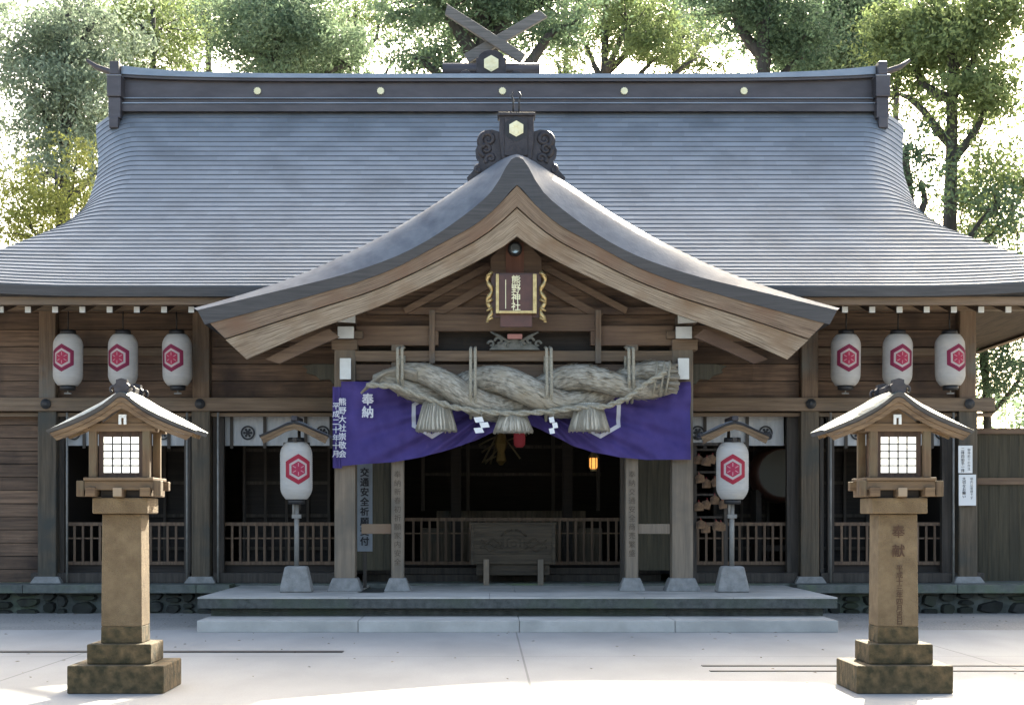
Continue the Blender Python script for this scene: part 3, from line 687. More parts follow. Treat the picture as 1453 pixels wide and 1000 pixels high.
# white painted beam ends + side brackets
for s, c in ((-1, 490), (1, 970)):
    def q(dx0, dx1, y0, y1, ya, yb, tri=False):
        b = MB()
        xa, xb = sorted((X_(c + dx0, ya), X_(c + dx1, ya)))
        if tri:
            o = X_(c + dx0, ya); i = X_(c + dx1, ya)
            b.prism([(o, Z_(y1 - 2, ya)), (i, Z_(y1, ya)), (i, Z_(y0, ya)), (o + (i - o) * .55, Z_(y0, ya))], ya, yb)
        else: b.box(xa, xb, ya, yb, Z_(y1, ya), Z_(y0, ya))
        e = b.build('beam_end', M['white'], hall, bevel=.008)
        b = MB(); b.box(xa + .01, xb - .01, yb + .002, 28.4, Z_(y1, ya) + .01, Z_(y0, ya) - .01)
        if yb < 26.0: b.build('purlin', M['beam_y'], hall)
    q(s * 16, s * -14, 445, 458, 25.7, 25.75, True) if s < 0 else q(20, -8, 445, 459, 25.7, 25.75, True)
    q(-11, 12, 463, 480, 25.7, 25.74); q(-8, 8, 508, 538, 25.62, 25.66)
    b = MB(); x = X_(c, 26)
    pts = [(0, 516), (34, 516), (50, 519), (42, 524), (44, 529), (30, 533), (24, 539), (10, 538), (6, 545), (0, 545)]
    b.prism([(X_(c + s * (12 + a), 26.0), Z_(y, 26.0)) for a, y in pts], 26.0, 26.1); b.build('carved_nosing', M['green_wood'], hall, bevel=.012)
    b = MB(); xx = X_(c + s * 30, 26)
    for k in range(2):
        b.beam((X_(c, 26) , 26.15 + k * .2, 4.25), (X_(c - s * 0, 26), 28.4, 4.05), .2, .26)
    b.build('link_beam', M['beam_y'], hall)
    for (y0, y1, wpx) in ((482, 497, 18), (470, 481, 26)):
        b = MB(); b.box(X_(c - wpx, 26.1), X_(c + wpx, 26.1), 25.92, 26.3, Z_(y1, 26), Z_(y0, 26), top=(0, 0)); b.build('bearing_block', M['beam'], hall, bevel=.012)
    b = MB(); xa, xb = sorted((X_(c - s * 15, 26.6), X_(c + s * 100, 26.6)))
    b.box(xa, xb, 26.5, 26.6, Z_(484, 26.5), Z_(462, 26.5)); b.build('side_beam', M['plank_pale'], hall)
# porch ridge end ornament
YG = 25.55; xg = X_(732.5, YG); g = lambda x, y: (X_(x, YG), Z_(y, YG))
b = MB(); b.prism([g(*p) for p in ((712, 226), (708, 196), (709, 163), (713, 160), (752, 160), (757, 163), (758, 196), (754, 226))], YG, YG + .3)
b.box(X_(706, YG), X_(760, YG), YG - .04, YG + .34, Z_(165, YG), Z_(160, YG)); b.box(X_(716, YG), X_(749, YG), YG - .03, YG - .001, Z_(222, YG), Z_(168, YG))
orn = b.build('porch_ridge_ornament', M['ornament'], hall, bevel=.015)
b = MB(); b.box(xg - .2, xg + .2, YG + .3, 30.2, Z_(226, YG) - .1, Z_(176, YG)); b.box(xg - .26, xg + .26, YG + .3, 30.2, Z_(176, YG), Z_(172, YG)); b.build('porch_ridge', M['ridge'], hall)
for s in (-1, 1):
    b = MB()
    def spiral(cx, cy, r0, turns, w0, a0, dirn):
        pts = []; rr = []
        for t in np.linspace(0, 1, 28):
            a = a0 + dirn * t * turns * math.tau; r = r0 * (1 - .8 * t)
            pts.append((X_(732.5 + s * (cx + r * math.cos(a)), YG), YG + .08 - .03 * t, Z_(cy - r * math.sin(a), YG))); rr.append(w0 * (1 - .55 * t))
        b.tube(pts, rr, 8)
    spiral(40, 197, 12, 1.3, .06, -1.2, 1); spiral(43, 211, 10, 1.2, .055, -1.4, 1); spiral(36, 224, 8, 1.0, .05, -.8, 1)
    b.prism([g(732.5 + s * a, y) for a, y in ((24, 186), (34, 183), (44, 184), (52, 190), (56, 198), (55, 206), (58, 212), (57, 221), (52, 228), (58, 238), (70, 251), (68, 257), (56, 252), (44, 243), (34, 236), (20, 228))], YG + .05, YG + .2)
    spiral(53, 240, 6, .9, .04, 1.8, -1)
    b.build('ridge_scroll', M['ornament'], orn, bevel=0)
b = MB(); b.prism([(xg + .20 * math.cos(a + math.pi / 2), Z_(184, YG) + .20 * math.sin(a + math.pi / 2)) for a in np.linspace(0, math.tau, 6, endpoint=False)], YG - .035, YG - .031); b.build('crest_recess', M['iron'], orn)
b = MB(); flower(b, xg, Z_(184, YG), YG - .065, .125); b.build('gilt_crest', M['gilt_pale'], orn)
b = MB(); zz = Z_(158, YG)
for s in (-1, 1): b.tube([(xg + s * .045, YG + .1, zz - .05), (xg + s * .045, YG + .1, zz + .20), (xg + s * .075, YG + .1, zz + .27), (xg + s * .04, YG + .1, zz + .32)], .014, 6)
b.build('finial_wire', M['iron'], orn)

# carved frog-leg strut beneath the plaque
b = MB(); YK = 25.85
for s in (-1, 1):
    for (x1, y1, r, w_) in ((22, 484, 6, .022), (33, 488, 5, .02), (12, 489, 4, .018)):
        pts = [(X_(730 + s * (x1 + r * (1 - .7 * t) * math.cos(5.5 * t)), YK), YK, Z_(y1 - r * (1 - .7 * t) * math.sin(5.5 * t), YK)) for t in np.linspace(0, 1, 18)]
        b.tube(pts, w_, 7)
    b.tube([(X_(730 + s * 6, YK), YK, Z_(486, YK)), (X_(730 + s * 20, YK), YK, Z_(478, YK)), (X_(730 + s * 34, YK), YK - .02, Z_(471, YK))], [.02, .028, .012], 7)
b.prism([(X_(p, YK), Z_(q, YK)) for p, q in ((694, 496), (766, 496), (760, 490), (742, 484), (730, 481), (718, 484), (700, 490))], YK, YK + .05)
b.build('carved_strut', mat('weathered_carving', (.09, .095, .085), (.2, .2, .18), 12, .9), hall)
b = MB(); b.box(X_(720, 25.8), X_(741, 25.8), 25.76, 25.84, Z_(481, 25.8), Z_(474, 25.8)); b.build('carved_flower', mat('faded_pink', (.45, .22, .2), rough=.8), hall, bevel=.01)

# ------------------------------------------------------------------ name plaque
YP = 25.2
pq = thing('name_plaque', (X_(732.5, YP), YP, Z_(450, YP)), 'dark lacquered shrine name plaque in a gilt frame under the porch gable', 'plaque')
q = lambda x, y: (X_(x, YP), Z_(y, YP))
b = MB(); b.box(X_(708, YP), X_(757, YP), YP, YP + .05, Z_(441, YP), Z_(390, YP)); b.build('board', M['plaque'], pq)
b = MB()
b.box(X_(703.5, YP), X_(708, YP), YP - .04, YP + .06, Z_(445, YP), Z_(389, YP)); b.box(X_(756, YP), X_(761.5, YP), YP - .04, YP + .06, Z_(445, YP), Z_(389, YP)); b.box(X_(708.05, YP), X_(755.95, YP), YP - .038, YP + .058, Z_(445, YP), Z_(441, YP))
b.build('frame', M['gold'], pq, bevel=.006)
b = MB(); b.box(X_(710, YP), X_(755, YP), YP + .052, YP + .1, Z_(463, YP), Z_(388, YP)); b.box(X_(697, YP), X_(768, YP), YP + .10, YP + .15, Z_(449, YP), Z_(386, YP)); b.build('backing', M['plaque'], pq)
for s in (-1, 1):
    b = MB()
    pts = [(X_(732.5 + s * (36 + 3.2 * math.sin(y * .21) + 2), YP), YP + .05, Z_(y, YP)) for y in np.linspace(384, 457, 50)]
    b.tube(pts, [.022 + .016 * abs(math.sin(i * .33)) for i in range(50)], 7); 
    for y in (386, 424, 436, 450): b.tube([(X_(732.5 + s * 34, YP), YP + .03, Z_(y, YP)), (X_(732.5 + s * 42, YP), YP + .01, Z_(y + 5, YP))], [.03, .014], 7)
    b.build('gilt_scrollwork', M['gold'], pq)
writing('熊野神社', .145, (X_(732, YP), YP - .006, Z_(391, YP)), M['gilt_pale'], pq, bold=.003, line=.92)
b = MB(); b.box(X_(717, YP), X_(718, YP), YP - .008, YP - .003, Z_(438, YP), Z_(397, YP)); b.build('signature_line', M['gilt_pale'], pq)

# ------------------------------------------------------------------ shimenawa rope
def catenary(px): # axis of the great rope: (z, radius)
    xs_ = [515, 545, 580, 620, 670, 735, 790, 840, 890, 930, 956]
    zs_ = [538, 535, 540, 548, 556, 561, 558, 551, 543, 538, 536]
    rs_ = [.05, .15, .25, .32, .375, .40, .38, .34, .29, .25, .23]
    Y = 25.55
    return X_(px, Y), Z_(float(np.interp(px, xs_, zs_)), Y), float(np.interp(px, xs_, rs_))
sh = thing('sacred_straw_rope', (CX, 25.55, Z_(590, 25.55)), 'huge twisted rice straw rope hanging across the porch above the purple curtain', 'rope')
for st in range(2):
    b = MB(); pts = []; rad = []
    for px in np.linspace(530, 950, 120):
        x, z, r = catenary(px); ph = -math.tau * (px - 735) / 228 + st * math.pi + .6
        pts.append((x, 25.55 - .56 * r * math.cos(ph), z + .57 * r * math.sin(ph))); rad.append(r * .565)
    b.tube(pts, rad, 32)
    for k in range(700):
        i = random.randint(3, 112); a = random.uniform(0, math.tau); t_ = (Vector(pts[i + 2]) - Vector(pts[i])).normalized(); sd_ = t_.cross(Vector((0, 0, 1))).normalized(); up_ = sd_.cross(t_)
        n_ = sd_ * math.cos(a) + up_ * math.sin(a); L_ = random.uniform(.05, .16); p0 = Vector(pts[i]) + n_ * rad[i] * .985; p1 = p0 + t_ * L_ + n_ * random.uniform(.004, .03)
        b.tube([p0, p1], [.006, .0035], 3)
    b.build('strand', M['straw'], sh)
b = MB()  # loose strands at the thin end
for k in range(9):
    o = random.uniform(-1, 1); pts = []
    for t in np.linspace(0, 1, 10):
        px = 590 - t * random.uniform(72, 76); px = 592 - t * (76 + o * 5)
        y = 537 - 14 * math.sin(t * 2.2 + .2) + t * t * 26 + o * 5
        pts.append((X_(px, 25.4), 25.4 + .05 * o, Z_(y, 25.4)))
    b.tube(pts, [.045 * (1 - .6 * t) for t in np.linspace(0, 1, 10)], 7)
b.build('loose_end', M['straw'], sh)
b = MB()  # brush at the thick end
for k in range(60):
    a = random.uniform(0, math.tau); r = .2 * math.sqrt(random.random()); dx = random.uniform(.12, .2)
    x, z, _ = catenary(945); b.tube([(x - .05, 25.55 + r * math.cos(a), z + r * math.sin(a)), (x + dx, 25.55 + 1.12 * r * math.cos(a), z + 1.12 * r * math.sin(a))], .028, 6)
b.build('cut_end', M['straw'], sh)
for pc in (928, 938, 946):
    x, z, r = catenary(pc); b = MB(); b.tube([(x + .04 * math.sin(a), 25.55 + (r + .02) * math.cos(a), z + (r + .02) * math.sin(a)) for a in np.linspace(0, math.tau, 30)], .018, 6); b.build('binding', M['straw_pale'], sh)
# thin braided rope looping below
path = [(520, 546), (560, 548), (600, 563), (640, 577), (680, 584), (728, 587), (780, 584), (822, 578), (860, 577), (890, 565), (915, 545), (945, 528)]
pp = [(float(np.interp(t, range(12), [a for a, _ in path])), float(np.interp(t, range(12), [c for _, c in path]))) for t in np.linspace(0, 11, 150)]
for k in range(2):
    b = MB(); b.tube([(X_(a, 25.15), 25.13 + .022 * math.cos(i * .55 + k * math.pi), Z_(c, 25.15) + .022 * math.sin(i * .55 + k * math.pi)) for i, (a, c) in enumerate(pp)], .028, 8); b.build('braided_cord', M['straw_pale'], sh)
for (p, yb) in ((567, 548), (671, 590), (779, 592), (896, 548)):
    for dp in (-3.2, 3.2):
        b = MB(); x = X_(p + dp, 25.2); x2, zc, r = catenary(p)
        pts = [(x, 25.9, Z_(493, 25.9)), (x, 25.55 - .3, Z_(497, 25.5)), (x, 25.55 - r * .9 - .05, Z_(525, 25.3)), (x, 25.55 - r - .07, zc), (x, 25.55 - r * .75, zc - r * .75), (x, 25.55, zc - r - .03), (x, 25.55 + r * .8, zc - r * .6), (x, 25.55 + r + .04, zc), (x, 25.9, Z_(505, 25.9))]
        ps = [Vector(v) for v in pts]; fine_ = []
        for i in range(len(ps) - 1):
            for t in np.linspace(0, 1, 5, endpoint=False): fine_.append(ps[i].lerp(ps[i + 1], t))
        fine_.append(ps[-1]); b.tube(fine_, .024, 8); b.build('hanging_cord', M['straw_pale'], sh)
for (p, y0, y1, wd) in ((619, 577, 611, 29), (728, 592, 613, 28), (836, 580, 611, 29)):
    b = MB(); x = X_(p, 25.3); zt_, zb = Z_(y0 - 8, 25.3), Z_(y1, 25.3); rb = wd * 25.3 / F
    prof = [(rb * .99, 0), (rb * .97, .03)] + [(rb * (.97 - .42 * t ** 1.3), .03 + (zt_ - zb - .03) * t) for t in np.linspace(.1, 1, 8)]
    b.lathe(prof, (x, 25.32, zb), 40)
    for k in range(90):
        a = random.uniform(0, math.tau); r0 = rb * .62; 
        b.tube([(x + r0 * math.cos(a), 25.32 + r0 * math.sin(a), zt_ - .02), (x + rb * 1.0 * math.cos(a), 25.32 + rb * 1.0 * math.sin(a), zb - random.uniform(-.02, .025))], .011, 5)
    b.build('straw_tassel', M['tassel'], sh)
    b = MB(); b.lathe([(rb * .66, 0), (rb * .68, .02), (rb * .62, .045)], (x, 25.32, zt_ - .08), 24); b.build('tassel_binding', M['straw_pale'], sh)
for i, (p, y0, y1, sc_) in enumerate(((683, 591, 614, .95), (785, 591, 615, .55))):
    Y = 25.05; b = MB(); x = X_(p, Y); z = Z_(y0, Y); h = (y1 - y0) * Y / F / 3; wq = .085 * sc_
    for k in range(3):
        dx = (.05 if k % 2 else -.04) * sc_
        b.prism([(x + dx - wq, z - (k + .15) * h), (x + dx + wq * .6, z - k * h), (x + dx + wq, z - (k + .95) * h), (x + dx - wq * .6, z - (k + 1.1) * h)], Y - .02 * k, Y - .02 * k + .004)
    z_ = thing('paper_streamer', (x, Y, z), ('left' if i == 0 else 'right') + ' white zigzag paper streamer hanging between the straw tassels', 'paper streamer', 'paper streamers on the straw rope')
    b.build('folded_paper', M['paper'], z_)
    b = MB(); b.tube([(x, Y, z), (x, Y + .06, z + .08)], .008, 5); b.build('string', M['straw_pale'], z_)

# ------------------------------------------------------------------ purple curtain
YC = 25.80
pc = thing('purple_curtain', (CX, YC, Z_(660, YC)), 'purple shrine curtain with white crests swept up at the middle of the porch', 'curtain')
def cloth_y(px, py):
    dx = abs(px - 735); a = math.atan2(py - 545, dx + 12); fan = sm(0, 60, dx) * (1 - .55 * sm(60, 250, dx))
    lo_ = .25 + .75 * sm(485, 530, px)
    return YC - lo_ * .05 * fan * math.sin(a * 34 + .4 * math.sin(px * .03)) - lo_ * .025 * fan * math.sin(a * 71 + 1) - lo_ * .03 * math.sin((px * .055 + py * .075)) - .015 * math.sin(px * .16 - py * .11) - .008 * math.sin(px * .31 + 2)
def panel(px0, px1, topf, botf, name='panel', nx=90, ny=36, yo=0):
    b = MB(); rows = []
    for j in range(ny + 1):
        r = []
        for i in range(nx + 1):
            px = px0 + (px1 - px0) * i / nx; t = j / ny; py = topf(px) * (1 - t) + botf(px) * t
            gather = 1 + 2.2 * sm(600, 700, px) * sm(860, 770, px) if 0 else 1
            r.append((X_(px, YC), cloth_y(px, py) + yo, Z_(py, YC)))
        rows.append(r)
    b.grid(rows, flip=True); return b.build(name, M['purple'], pc)
lt = lambda x: float(np.interp(x, [472, 500, 560, 735], [541, 541, 541, 580])); lb = lambda x: float(np.interp(x, [486, 520, 560, 600, 640, 672, 700, 735], [661, 658, 655, 648, 637, 626, 613, 597]))
rt = lambda x: float(np.interp(x, [735, 800, 900, 985], [580, 570, 545, 541])); rb_ = lambda x: float(np.interp(x, [735, 760, 785, 810, 840, 880, 920, 985], [595, 606, 618, 631, 641, 649, 652, 652]))
panel(484, 733, lt, lb); panel(733.5, 980, rt, rb_)
# tail strip at the left
b = MB(); rows = [[(X_(472 + 13 * i / 8, 25.8), 25.79 - .02 * math.sin(i * 1.4) + .003 * j, Z_(548 + 115 * j / 10 + (1 if i else 0), 25.8)) for i in range(9)] for j in range(11)]
b.grid(rows, flip=True); tail = b.build('tail_strip', M['purple'], pc)
writing('奉納', .19, (X_(522, YC), YC - .07, Z_(559, YC)), M['white_ink'], pc, bold=.008)
writing('熊野大社崇敬会', .125, (X_(486, 25.78), 25.735, Z_(565, 25.78)), M['white_ink'], pc, bold=.004, line=1.08)
writing('平成二十年十月', .115, (X_(477, 25.78), 25.73, Z_(572, 25.78)), M['white_ink'], pc, bold=.003, line=1.08)
for (cx_, cy_, nm) in ((613, 589, 0), (852, 589, 1)):
    b = MB(); r1, r2 = 33, 26.5
    for k in range(6):
        a0 = math.pi / 2 + k * math.pi / 3; a1 = a0 + math.pi / 3; rows = []
        for rr in (r1, (r1 + r2) / 2, r2):
            row = []
            for t in np.linspace(0, 1, 9):
                px = cx_ + rr * (math.cos(a0) * (1 - t) + math.cos(a1) * t); py = cy_ - rr * (math.sin(a0) * (1 - t) + math.sin(a1) * t)
                row.append((X_(px, YC), cloth_y(px, py) - .012, Z_(py, YC)))
            rows.append(row)
        b.grid(rows)
    b.build('hexagon_crest', M['white_ink'], pc)

# ------------------------------------------------------------------ paper lanterns
def crest_on(b, r_fn, parent, rad, dx, mats_, cz):
    def mp(x, z, off): r = r_fn(z) + off; a = (x + dx) / r_fn(0); return (r * math.sin(a), -r * math.cos(a), cz + z)
    def hexring(ra, rb2, mi, off):
        for k in range(6):
            a0 = math.pi / 2 + k * math.pi / 3; a1 = a0 + math.pi / 3; rows = []
            for rr in np.linspace(ra, rb2, 4):
                rows.append([mp(rr * (math.cos(a0) * (1 - t) + math.cos(a1) * t), rr * (math.sin(a0) * (1 - t) + math.sin(a1) * t), off) for t in np.linspace(0, 1, 6)])
            b.grid(rows, mi)
    hexring(rad, rad * .70, 0, .004); hexring(rad * .52, .001, 1, .004); hexring(rad * .70, rad * .66, 2, .005)
    for k in range(6):   # points of the inner motif
        a = math.pi / 2 + k * math.pi / 3; rows = []
        rows = [[mp(rad * q_ * math.cos(a) + w_ * math.cos(a + 1.57), rad * q_ * math.sin(a) + w_ * math.sin(a + 1.57), .0065) for w_ in (-.006, .006)] for q_ in (.18, .3, .42)]
        b.grid(rows, 2)
    return mp
def paper_lantern(loc, label, group, wd=.51, ht=.85, dx=0.0, hang=.35, crest='crest_red', floor_lantern=False, yaw=0.0):
    t = thing('paper_lantern', loc, label, 'paper lantern', group); R0 = wd / 2
    nr = 26
    def r_fn(z):
        q_ = abs(z) / (ht / 2)
        return R0 * (1 - .34 * max(0, (q_ - .55) / .45) ** 2.2) 
    b = MB(); prof = []
    for i in range(nr * 4 + 1):
        z = -ht / 2 + ht * i / (nr * 4); prof.append((r_fn(z) - .0035 * (1 - abs(math.sin(i * math.pi / 4))), z))
    b.lathe(prof, (0, 0, 0), 40); b.build('paper_shade', M['shade'], t, local=True)
    b = MB(); rc = R0 * .52
    b.lathe([(rc * 1.02, ht / 2 - .005), (rc, ht / 2 + .07), (rc * .8, ht / 2 + .075)], (0, 0, 0), 24); b.build('top_cap', M['iron'], t, local=True)
    b = MB(); b.lathe([(rc * .8, -ht / 2 - .075), (rc, -ht / 2 - .07), (rc * 1.02, -ht / 2 + .005)], (0, 0, 0), 24); b.build('bottom_cap', M['iron'], t, local=True)
    b = MB(); crest_on(b, r_fn, t, .235, dx, None, 0.02); b.build('crest', [M[crest], M['crest_rose'], M['crest_pink']], t, local=True)
    if hang:
        b = MB(); b.tube([(0, 0, ht / 2 + .07), (0, 0, ht / 2 + .07 + hang)], .012, 6); b.build('hanger', M['iron'], t, local=True)
        b = MB(); b.tube([(0, 0, -ht / 2 - .07), (0, 0, -ht / 2 - .12)], .012, 6); b.box(-.06, .06, -.02, .02, -ht / 2 - .14, -ht / 2 - .12); b.build('lower_bracket', M['steel'], t, local=True)
    t.rotation_euler = (random.uniform(-.012, .012), random.uniform(-.02, .02), yaw)
    return t
M['shade'] = mat('lantern_paper', (.50, .475, .44), (.58, .555, .52), 4, .85, trans=.25, stretch=(1, 1, 4))
YL = 27.85
desc = ['white paper lantern with magenta hexagon crest, leftmost under the left eave', 'white paper lantern hanging behind the peak of the left stone lantern roof', 'white paper lantern nearest the left side of the porch gable',
        'white paper lantern nearest the right side of the porch gable', 'white paper lantern hanging behind the peak of the right stone lantern roof', 'white paper lantern turned right at the hall corner, rightmost under the right eave']
for (p, cr, dsc) in zip((96.5, 174.5, 251.5, 1200, 1273.5, 1348), (-.045, -.045, -.055, 0, .02, .085), desc):
    paper_lantern((X_(p, YL), YL, Z_(511, YL)), dsc, 'paper lanterns hung under the eaves', .50, .86, cr, .32)

# lantern stands in front of the porch
def lantern_stand(pc_, side):
    Y = 25.6; x = X_(pc_, Y); t = thing('lantern_stand', (x, Y, .452), f'lantern stand with steel pole, stone block and small roof, {"left" if side < 0 else "right"} of the porch', 'lantern stand', 'roofed lantern stands beside the porch')
    b = MB(); b.box(x - .255, x + .255, Y - .22, Y + .22, .455, .86, top=(.085, .07)); b.build('stone_block', M['footing'], t, bevel=.03)
    b = MB(); b.tube([(x, Y, .85), (x, Y, 1.9)], .038, 12); b.tube([(x - .045, Y - .03, 1.62), (x - .045, Y - .03, 1.9)], .02, 8); b.box(x - .07, x + .07, Y - .05, Y + .05, 1.6, 1.66); b.build('pole', M['steel'], t)
    b = MB(); b.tube([(x, Y + .34, 1.75), (x, Y + .34, 3.0)], .025, 10); b.tube([(x, Y, 1.75), (x, Y + .34, 1.75)], .025, 8); b.box(x - .03, x + .03, Y - .3, Y + .34, 2.78, 2.84); b.box(x - .2, x + .2, Y - .06, Y + .06, 2.70, 2.775); b.build('bracket', M['post_dark'], t)
    s = F / (Y - .35)
    def h(pts): return [(a / s, EYE - (y - HY) / s) for a, y in pts]
    gable_roof(t, x, Y - .35, Y - .2, Y + .45, h([(0, 597), (12, 600), (30, 609), (50, 617)]), h([(0, 595), (12, 598), (30, 607.5), (50, 616.5)]), h([(0, 601), (12, 604), (30, 612), (49, 620)]), h([(0, 609), (12, 612), (28, 621), (44, 629)]), .05,
               [M['roof'], M['roof_edge'], M['lantern_wood_x'], M['lantern_wood_x']], ['roof', 'roof_rim', 'bargeboard'], n=12, board_y=(.015, .05))
    b = MB(); b.box(x - .05, x + .05, Y - .37, Y + .45, Z_(597, Y - .3), Z_(590, Y - .3)); b.build('ridge_cap', M['ornament'], t, bevel=.01)
    if side > 0:
        for s_ in (-1, 1):
            b = MB(); b.tube([(x + s_ * (.52 + .045 * math.cos(a)), Y - .3, 2.86 + .045 * math.sin(a)) for a in np.linspace(0, math.tau, 16)], .014, 6); b.build('eave_ring', M['iron'], t)
    paper_lantern((x, Y - .05, Z_(668, Y)), f'white paper lantern with red hexagon crest on the {"left" if side < 0 else "right"} roofed stand', 'paper lanterns on the roofed stands', .50, .88, .06 if side < 0 else -.03, 0, 'crest_rose2')
M['crest_rose2'] = mat('crest_red_bright', (.29, .010, .03), rough=.8)
lantern_stand(421, -1); lantern_stand(1038.5, 1)

# ------------------------------------------------------------------ big roofed lanterns on stone pillars
M['pier'] = mat('tan_sandstone', (.135, .09, .048), (.21, .148, .082), 9, .9, bump=.8, bscale=70, stain=(.11, .072, .036), stain_scale=3)
def mossy(name):
    m = mat(name, (.10, .065, .03), (.19, .125, .06), 8, .92, bump=.5, bscale=40)
    nt = m.node_tree; N = nt.nodes; L = nt.links; b = N['Principled BSDF']; src = b.inputs['Base Color'].links[0].from_socket
    n = N.new('ShaderNodeTexNoise'); n.inputs['Scale'].default_value = 11; n.inputs['Detail'].default_value = 8
    tc = N.new('ShaderNodeTexCoord'); L.new(tc.outputs['Object'], n.inputs['Vector']); r = N.new('ShaderNodeMapRange'); r.inputs['From Min'].default_value = .32; r.inputs['From Max'].default_value = .68
    L.new(n.outputs['Fac'], r.inputs[0]); mx = N.new('ShaderNodeMix'); mx.data_type = 'RGBA'; L.new(r.outputs[0], mx.inputs[0]); L.new(src, mx.inputs[6]); mx.inputs[7].default_value = (.035, .03, .012, 1); L.new(mx.outputs[2], b.inputs['Base Color'])
    return m
M['pier_moss'] = mossy('mossy_sandstone')
def big_lantern(cx, side):
    Y = 15.44; lb = ('tall wooden lantern on a plain tan stone pillar, left of the path' if side < 0 else 'tall wooden lantern on a tan stone pillar with carved inscription, right of the path')
    t = thing('pillar_lantern', (cx, Y, 0), lb, 'lantern', 'pillar lanterns flanking the path')
    h = .44; b = MB(); b.box(cx - h, cx + h, Y - h, Y + h, .005, .26); b.build('base_block', M['pier_moss'], t, bevel=.012)
    h = .295; b = MB(); b.box(cx - h, cx + h, Y - h, Y + h, .262, .445); b.build('upper_base_block', M['pier_moss'], t, bevel=.012)
    h = .19; b = MB(); b.box(cx - h, cx + h, Y - h, Y + h, .447, .60, top=(.002, .002)); b.build('pillar_foot', M['pier_moss'], t, bevel=.008)
    b = MB(); b.box(cx - .188, cx + .188, Y - .188, Y + .188, .60, 1.64, top=(.008, .008)); pil = b.build('pillar', M['pier'], t, bevel=.01)
    if side > 0:
        writing('奉献', .125, (cx, Y - .192, 1.535), M['ink_brown'], pil, line=1.42, bold=.002); writing('平成十三年四月吉日', .066, (cx + .01, Y - .195, 1.165), M['ink_brown'], pil, line=.93, bold=.001)
    h = .255; b = MB(); b.box(cx - h, cx + h, Y - h, Y + h, 1.643, 1.79); b.build('cap_stone', M['pier'], t, bevel=.012)
    # crossed sill beams
    b = MB()
    for k in (-1, 1):
        b.box(cx - .36, cx + .36, Y + k * .25 - .045, Y + k * .25 + .045, 1.86, 1.945)
        b.box(cx + k * .25 - .045, cx + k * .25 + .045, Y - .36, Y + .36, 1.80, 1.885)
    b.box(cx - .32, cx + .32, Y - .32, Y + .32, 1.946, 1.975)
    q_ = MB(); q_.box(cx - .19, cx + .19, Y - .19, Y + .19, 1.792, 1.94); q_.build('sill_shade_block', M['dark'], t)  # dark block added as painted shade in the gaps between sill beams
    b.box(cx - .045, cx + .045, Y - .34, Y + .34, 1.792, 1.87); b.build('sill_frame', M['lantern_wood_x'], t, bevel=.006)
    for k in (-1, 1):
        b = MB(); b.box(cx + k * .352 - .035, cx + k * .352 + .035, Y - .31, Y - .19, 1.80, 1.945) ; b.build('sill_end', M['lantern_wood'], t, bevel=.005)
    b = MB(); b.box(cx - .04, cx + .04, Y - .365, Y - .341, 1.80, 1.88); b.build('beam_cap', M['barge'], t, bevel=.004)
    for sx in (-1, 1):
        for sy in (-1, 1):
            b = MB(); b.box(cx + sx * .245 - .035, cx + sx * .245 + .035, Y + sy * .245 - .035, Y + sy * .245 + .035, 1.976, 2.48); b.build('post', M['lantern_wood'], t, bevel=.005)
    b = MB()
    for k in (-1, 1):
        b.box(cx - .33, cx + .33, Y + k * .245 - .04, Y + k * .245 + .04, 2.40, 2.47); b.box(cx + k * .245 - .038, cx + k * .245 + .038, Y - .204, Y + .204, 2.41, 2.465)
    b.build('top_rail', M['lantern_wood_x'], t)
    # light box with paper windows and grid
    hb = .185
    b = MB(); 
    for sx in (-1, 1):
        for sy in (-1, 1): b.box(cx + sx * hb - .02, cx + sx * hb + .02, Y + sy * hb - .02, Y + sy * hb + .02, 1.976, 2.47)
    for z0, z1 in ((1.976, 2.02), (2.352, 2.40)):
        for k in (-1, 1):
            b.box(cx - hb + .02, cx + hb - .02, Y + k * hb - .018, Y + k * hb + .018, z0, z1); b.box(cx + k * hb - .018, cx + k * hb + .018, Y - hb + .02, Y + hb - .02, z0, z1)
    b.build('window_frame', wood('dark_frame_wood' + str(side), (.03, .018, .012), (.08, .045, .03), 'z'), t)
    for (ax, k) in (('y', -1), ('y', 1), ('x', -1), ('x', 1)):
        b = MB(); g_ = MB(); z0, z1 = 2.02, 2.352
        if ax == 'y':
            y = Y + k * (hb - .006); b.box(cx - hb + .02, cx + hb - .02, y - .001, y + .001, z0, z1)
            for i in range(1, 4): x = cx - .165 + .33 * i / 4; g_.box(x - .0065, x + .0065, y + k * .002 - .004, y + k * .002 + .004, z0, z1)
            for i in range(1, 5): z = z0 + (z1 - z0) * i / 5; g_.box(cx - .165, cx + .165, y + k * .002 - .0048, y + k * .002 + .0048, z - .0055, z + .0055)
        else:
            x = cx + k * (hb - .006); b.box(x - .001, x + .001, Y - hb + .02, Y + hb - .02, z0, z1)
            for i in range(1, 4): y = Y - .165 + .33 * i / 4; g_.box(x + k * .002 - .004, x + k * .002 + .004, y - .005, y + .005, z0, z1)
            for i in range(1, 5): z = z0 + (z1 - z0) * i / 5; g_.box(x + k * .002 - .0048, x + k * .002 + .0048, Y - .165, Y + .165, z - .0055, z + .0055)
        wdw = b.build('paper_window', M['shoji_lit'], t); g_.build('window_grid', M['iron'], wdw)
    # roof
    cx0 = cx; cx = cx - side * .04
    Yf = Y - .40; s = F / Yf; s2 = F / (Y - .26)
    def h_(pts, s): return [(a / s, EYE - (y - HY) / s) for a, y in pts]
    Vv = h_([(0, 556), (6, 557), (14, 564), (30, 576), (52, 588), (78, 599), (107, 610.5)], s); Ss = h_([(0, 553), (8, 555), (18, 561), (32, 570), (55, 582), (80, 595), (106, 610)], s2)
